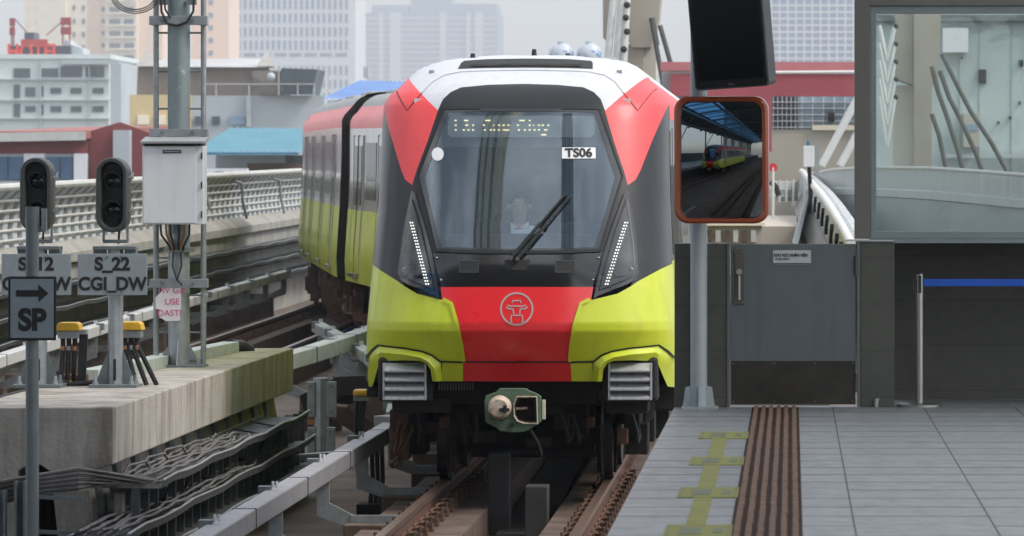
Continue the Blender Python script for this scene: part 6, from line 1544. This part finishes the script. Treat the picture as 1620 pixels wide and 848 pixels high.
# round red sign and lamp box
c = P(1223, 265, 95); t = thing('red_disc', (c.x, c.y, .2), 'small red round sign on a thin post, right of the mirror edge', 'sign')
MB().tube([c + Vector((0, -.02, 0)), c + Vector((0, .02, 0))], .09, 16).build('disc', mat('red_disc', (.6, .03, .04), .5), t); MB().tube([c, Vector((c.x, c.y, .2))], .03, 6).build('post', M['strut'], t)
c = P(1279, 250, 92); t = thing('trackside_box', (c.x, 92, .2), 'white box with a blue lamp on a dark post, behind the right railing', 'equipment box')
MB().bb(PX(1271, 92), PX(1288, 92), 91.9, 92.1, PZ(264, 92), PZ(231, 92)).build('box', M['white_box'], t, bevel=.01)
MB().bb(PX(1288, 92) + .002, PX(1296, 92), 92.0, 92.3, PZ(275, 92), PZ(231, 92)).build('side_plate', M['galv'], t)
MB().tube([P(1279, 231, 92), P(1279, 223, 92)], .035, 10).build('blue_lamp', mat('blue_lamp', (.02, .16, .30), .3), t); MB().tube([P(1280, 264, 92), P(1282, 300, 92), (PX(1282, 92), 92, .2)], .04, 8).build('post', M['underdark'], t)
# ================================================================ right railing: perforated screen with a thick white hand tube
PA = [(1346, 386, 57), (1330, 356, 63), (1312, 326, 72), (1298, 306, 82), (1284, 290, 96), (1268, 271, 118)]
t = thing('viaduct_railing', P(1330, 380, 60) - Vector((0, 0, 1)), 'perforated pale railing with a thick white tube on top, left of the glass screen', 'railing')
MB().tube([P(*p) for p in PA], [.06, .06, .065, .065, .07, .07], 10).build('top_rail', M['strut'], t, smooth=True)
pf = mat('perforated_screen', (.52, .54, .54), .5, var=0, col2=(.12, .13, .13), scale=22, contrast=(.42, .5), detail=1)
rows = []
for u in ((0, 0), (.10, .05), (.22, .02), (.30, -.12), (.33, -.5), (.33, -.9)): rows.append([P(*p) + Vector((u[0], 0, u[1])) for p in PA])
MB().grid(rows).build('screen', pf, t, smooth=True)
rows = [[P(*p) + Vector((-.02, 0, -.03)) for p in PA], [P(*p) + Vector((-.05, 0, -.25)) for p in PA], [P(*p) + Vector((-.05, 0, -1.6)) for p in PA]]
MB().grid(rows).build('inner_screen', M['fence'], t)
for k in range(9):
    s_ = k / 8 * 3.6; i = int(s_); f_ = s_ - i; c = P(*PA[i]).lerp(P(*PA[i + 1]), f_) + Vector((-.06, 0, -.12 - .0))
    MB().bar(c, c + Vector((-.02, .25, -.22)), .05, .09).build('bracket', M['gap'], t)
b = MB(); rows = [[P(*p) + Vector((-.06, 0, -.5)) for p in PA], [P(*p) + Vector((-.25, 0, -.8)) for p in PA], [P(*p) + Vector((-.25, 0, -2.6)) for p in PA]]
b.grid(rows).build('rail_base', M['parapet'], t)
tag(MB().add([P(1253, 384, 70), P(1275, 300, 100), P(1283, 300, 100), P(1262, 390, 70), P(1253, 450, 70), P(1275, 340, 100)], [(0, 1, 2, 3), (0, 4, 5, 1)]).build('edge_girder', M['galv_dark']), 'dark slanting edge girder beside the right railing', 'girder')
# distant curved railing and walkway right of the mirror
t = thing('viaduct_railing', P(1190, 300, 105), 'small distant stretch of mesh railing right of the mirror, below the beige wall', 'railing')
MB().add([P(1110, 284, 105), P(1262, 289, 112), P(1262, 318, 112), P(1110, 318, 105)], [(0, 1, 2, 3)]).build('screen', M['fence'], t)
for k in range(14): c = P(1112 + k * 11, 284, 104.5); MB().tube([c, c + Vector((0, 0, -.5))], .03, 6).build('rib', M['fence_white'], t)
for k in range(3): MB().tube([P(1110, 285 + k * 11, 104.4), P(1262, 289 + k * 11, 111.4)], .022, 6).build('rail_tube', M['fence_white'], t)
tag(MB().tube([P(1218, 287, 100), P(1228, 296, 100), P(1232, 310, 100)], .06, 8).build('rail_bracket', M['gap'], smooth=True), 'dark curved bracket on the distant railing right of the mirror', 'bracket')
M['tan'] = mat('dusty_tan_concrete', (.50, .45, .39), .85, var=.1, scale=.8)
strip('far_walkway', 0, 0, [], near_cx, 0, 0, M['tan']) if False else None
tag(MB().bb(PX(1105, 80), PX(1262, 80), 80, 108, PZ(358, 80) - .6, PZ(358, 80)).build('far_walkway', M['tan']), kind='structure')
t = thing('tan_barrier', P(1160, 380, 72), 'low tan barrier with pale slots, between the mirror pole and the right railing', 'barrier')
MB().bb(PX(1090, 72), PX(1205, 72), 72, 72.3, PZ(420, 72), PZ(357, 72)).build('barrier_wall', M['tan'], t)
for k in range(6): MB().bb(PX(1118 + k * 14, 72), PX(1126 + k * 14, 72), 71.92, 72.0, PZ(383, 72), PZ(364, 72)).build('slot', M['fence_white'] if k % 2 else M['plinth'], t)
MB().bb(PX(1090, 72), PX(1210, 72), 71.9, 72.35, PZ(357, 72), PZ(352, 72)).build('barrier_cap', M['cream_w'], t)
# big pale curved noise barrier, right
t = thing('noise_barrier', P(1500, 300, 75), 'broad pale grey curved noise barrier with a ribbed upper band, seen through the glass screen', 'barrier')
NB = [(1262, 285, 135), (1285, 275, 110), (1320, 268, 95), (1380, 265, 84), (1470, 266, 77), (1560, 272, 73), (1680, 282, 70)]
def nb(dz0, out=0): return [P(a, b_, Y_) + Vector((0, -out, dz0)) for a, b_, Y_ in NB]
MB().grid([nb(0), nb(-.06, .05), nb(-.36, .05)]).build('ribbed_band', mat('ribbed_barrier', (.44, .49, .50), .5, var=.10, scale=4, stretch=(1.5, 1.5, .05)), t)
MB().grid([nb(-.36, .05), nb(-.38, .25), nb(-.50, .25), nb(-.52, .05)]).build('ledge', M['fence'], t)
MB().grid([nb(-.52, .05), nb(-5, .05)]).build('lower_panel', mat('blue_grey_panel', (.30, .36, .38), .5, var=.06, scale=.6), t)
MB().tube(nb(.0), .035, 6).build('top_rail', M['fence_white'], t)
# seen through the screen: second pylon, cables, pale teal building
Y = 100
t = thing('bridge_pylon', P(1450, 260, Y) + Vector((0, 0, -4)), 'beige concrete pylon seen through the glass screen, white V struts at its left', 'pylon')
hexprism([(1416, -40), (1446, -40), (1446, 135), (1418, 125)], Y, 1.2, 'pylon_head', M['pylon'], t)
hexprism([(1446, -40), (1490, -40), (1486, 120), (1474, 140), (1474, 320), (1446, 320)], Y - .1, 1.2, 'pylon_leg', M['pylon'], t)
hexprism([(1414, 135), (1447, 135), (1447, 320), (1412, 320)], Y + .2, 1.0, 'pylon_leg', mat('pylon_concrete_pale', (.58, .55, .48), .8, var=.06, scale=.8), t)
for k in range(5):
    y0_ = 50 + k * 28
    for s_, xe in ((-1, 1391), (1, 1416)): MB().tube([P(xe, y0_ - 10, Y - .5), P(1403, y0_ + 45 + k * 6, Y - .5)], .045, 8).build('white_strut', M['strut'], t, smooth=True)
    MB().sphere(P(1417, y0_ - 8, Y - .5), .06, 8, 6).build('strut_end', M['gap'], t, smooth=True)
for pl in ([(1474, 105), (1484, 145), (1500, 190), (1516, 240), (1524, 272)], [(1487, 112), (1502, 155), (1520, 190), (1543, 240), (1556, 275)], [(1490, 85), (1512, 130), (1535, 175), (1568, 225), (1596, 276)], [(1474, 180), (1486, 215), (1497, 270)]):
    MB().tube([P(*p, Y - 1) for p in pl], .052, 10).build('dark_strut', M['cabledk'], t, smooth=True)
Y = 118
M['teal_wall'] = mat('pale_teal_cladding', (.48, .55, .54), .7, var=.05, scale=.6)
t = building('teal_building', 'pale teal clad building with small square windows, seen through the glass screen', PX(1385, Y), PX(1760, Y), Y, PZ(34, Y), 8, M['teal_wall'],
             [(1548, 1560, 110, 132), (1521, 1523, 90, 93), (1612, 1618, 95, 105), (1596, 1600, 184, 189), (1578, 1581, 192, 196), (1612, 1614, 160, 166)], M['underdark'])
MB().bb(PX(1490, Y), PX(1530, Y), Y - .8, Y, PZ(84, Y), PZ(46, Y)).build('balcony_box', M['whiteb'], t)
MB().bb(PX(1385, Y), PX(1760, Y), Y - .3, Y + 8, PZ(34, Y), PZ(24, Y)).build('roof_slab', M['galv_dark'], t)
MB().bb(PX(1523, Y), PX(1548, Y), Y - .6, Y - .01, PZ(233, Y), PZ(180, Y)).build('hatch', M['tan'], t)
MB().bb(PX(1525, Y), PX(1546, Y), Y - .62, Y - .6, PZ(207, Y), PZ(197, Y)).build('hatch_band', M['bluetower'], t)
for px in (1518, 1549, 1600): MB().bb(PX(px, Y), PX(px + .8, Y), Y - .03, Y, -10, PZ(34, Y)).build('panel_joint', M['pgrey'], t)
MB().bb(PX(1490, Y), PX(1760, Y), Y - .5, Y - .1, PZ(250, Y), PZ(244, Y)).build('ledge', M['pgrey'], t)

# ================================================================ the station hall behind the camera (shades the platform, shows in the mirror)
M['hallsteel'] = mat('hall_steel', (.22, .27, .30), .5, .2, var=.05); M['hallroof'] = mat('hall_roof_panel', (.16, .17, .18), .6, var=.1)
M['milky'] = bpy.data.materials.new('milky_roof_sheet'); M['milky'].use_nodes = True
_n = M['milky'].node_tree.nodes; _n.remove(_n['Principled BSDF']); _t = _n.new('ShaderNodeBsdfTranslucent'); _t.inputs[0].default_value = (.78, .80, .80, 1)
M['milky'].node_tree.links.new(_t.outputs[0], _n['Material Output'].inputs[0])
hall = thing('station_canopy', (-5, -15, 1.1), 'arched station canopy with blue skylights, seen in the convex mirror', 'canopy')
def arc(x): return 6.2 + 3.2 * math.sqrt(max(0, 1 - ((x + 5) / 14) ** 2))
xs_ = [-17, -14.5, -12, -9.5, -7.5, -5.5, -3, -.5, 2, 4.5, 7, 8.6]
for i in range(len(xs_) - 1):
    a, c = xs_[i], xs_[i + 1]
    if i in (2, 3): continue
    if i in (7, 8, 9):
        MB().add([(a, -80, arc(a)), (c, -80, arc(c)), (c, 34.6, arc(c)), (a, 34.6, arc(a))], [(0, 1, 2, 3)]).build('translucent_panel', M['milky'], hall); continue  # roof panels made milky to let more light onto the platform
    MB().add([(a, -80, arc(a)), (c, -80, arc(c)), (c, 34.6, arc(c)), (a, 34.6, arc(a))], [(0, 1, 2, 3)]).build('roof_panel', M['hallroof'], hall)
a, c = xs_[2], xs_[4]
MB().add([(a, -80, arc(a)), (c, -80, arc(c)), (c, 34.6, arc(c)), (a, 34.6, arc(a))], [(0, 1, 2, 3)]).build('skylight', glassmat('blue_skylight', (.16, .50, .95), .02), hall)
for k in range(19):
    y = 34.2 - k * 6
    MB().tube([(x, y, arc(x) - .25) for x in xs_], .16, 8).build('roof_arch', M['hallsteel'], hall)
    if k % 2 == 0 :
        MB().tube([(-15.5, y, 1.1), (-15.5, y, arc(-15.5))], .16, 10).build('column', M['hallsteel'], hall)
        MB().tube([(-15.5, y, 4.0), (-12, y + 1.2, arc(-12) - .3)], .08, 8).build('brace', M['hallsteel'], hall)
        MB().tube([(7.5, y, 1.1), (7.5, y, arc(7.5))], .16, 10).build('column', M['hallsteel'], hall)
    for q in (0, 1): MB().bar((a, y - 2 * q - 2, arc(a) - .05), (c, y - 2 * q - 2, arc(c) - .05), .1, .12).build('glazing_bar', M['hallsteel'], hall)
for x in (-15.4, -12, -7.5): MB().bar((x, -80, arc(x) - .5), (x, 34.6, arc(x) - .5), .18, .25).build('purlin', M['hallsteel'], hall)
tag(MB().bb(-17, -10.1, -70, 30, ZP - .3, ZP).build('platform', M['tile']), kind='structure')
tag(MB().bb(-17, -10.6, -70, 30, -.45, ZP - .3).build('platform_wall', M['darkconc']), kind='structure')
tag(MB().bb(-17, -16.8, -70, 31, ZP, 2.7).build('parapet_wall', M['walltile']), 'low dark wall along the opposite platform, seen in the convex mirror', 'wall')
tag(MB().bb(-13.2, -12.3, 21.0, 21.9, ZP, 3.2).build('column_cladding', mat('orange_cladding', (.50, .18, .06), .6), bevel=.05), 'orange-clad column on the opposite platform, seen in the convex mirror', 'column')
tr2 = copy_tree(train); tr2.location = (-8.5, 13.5, 0); tr2.rotation_euler = (0, 0, math.pi)
tag(tr2, 'second metro train standing in the hall, visible only inside the convex mirror', 'train')
for ch in list(tr2.children):
    if ch.name.startswith('carriage') and (Vector(ch.bound_box[0]).y > 15):
        for g in list(ch.children):
            for q in list(g.children): bpy.data.objects.remove(q)
            bpy.data.objects.remove(g)
        bpy.data.objects.remove(ch)
# tall blocks added behind the camera, stretched to streak the windscreen reflection
for k, (x0, x1, y0, h_, m_, lb) in enumerate(((-30, -16, -62, 215, 'cream_w', 'added tall cream tower behind the viewer, seen only as a pale stripe mirrored in the windscreen'), (9, 20, -70, 205, 'pgrey', 'added tall grey tower behind the viewer, mirrored right of centre in the windscreen'))):
    t = thing('apartment_tower', ((x0 + x1) / 2, y0, -10), lb, 'building')
    MB().bb(x0, x1, y0 - 18, y0, -10, h_).build('wall', M[m_], t)
    for q in range(int((x1 - x0) / 4.5)): MB().bb(x0 + 1 + q * 4.5, x0 + 2.4 + q * 4.5, y0 - .05, y0 + .3, 0, h_ - 3).build('window_strip', M['win_blue'], t)
# city block behind the opposite platform (mirror)
building('office_block', 'white office block with blue windows beyond the hall, seen in the convex mirror', 0, 1, 0, 1, 1, M['whiteb']) if False else None
t = thing('office_block', (-60, 0, -10), 'pale office block with a blue window grid, seen at the left inside the convex mirror', 'building')
MB().bb(-75, -60, -10, 40, -10, 22).build('wall', M['whiteb'], t)
for i in range(12):
    for j in range(6): MB().bb(-60.0, -59.9, -8 + i * 4, -5.4 + i * 4, 2 + j * 3.3, 4.2 + j * 3.3).build('window', M['bluetower'], t)
# ================================================================ haze: a closed box of thin even air
hm = bpy.data.materials.new('haze'); hm.use_nodes = True; n = hm.node_tree.nodes; n.remove(n['Principled BSDF'])
pv = n.new('ShaderNodeVolumePrincipled'); pv.inputs['Color'].default_value = (.93, .96, 1, 1); pv.inputs['Density'].default_value = HAZE; pv.inputs['Anisotropy'].default_value = .2
hm.node_tree.links.new(pv.outputs[0], n['Material Output'].inputs['Volume'])
if HAZE > 0: tag(MB().bb(-1600, 1600, -320, 3300, -11.5, 240).build('haze', hm), kind='stuff')
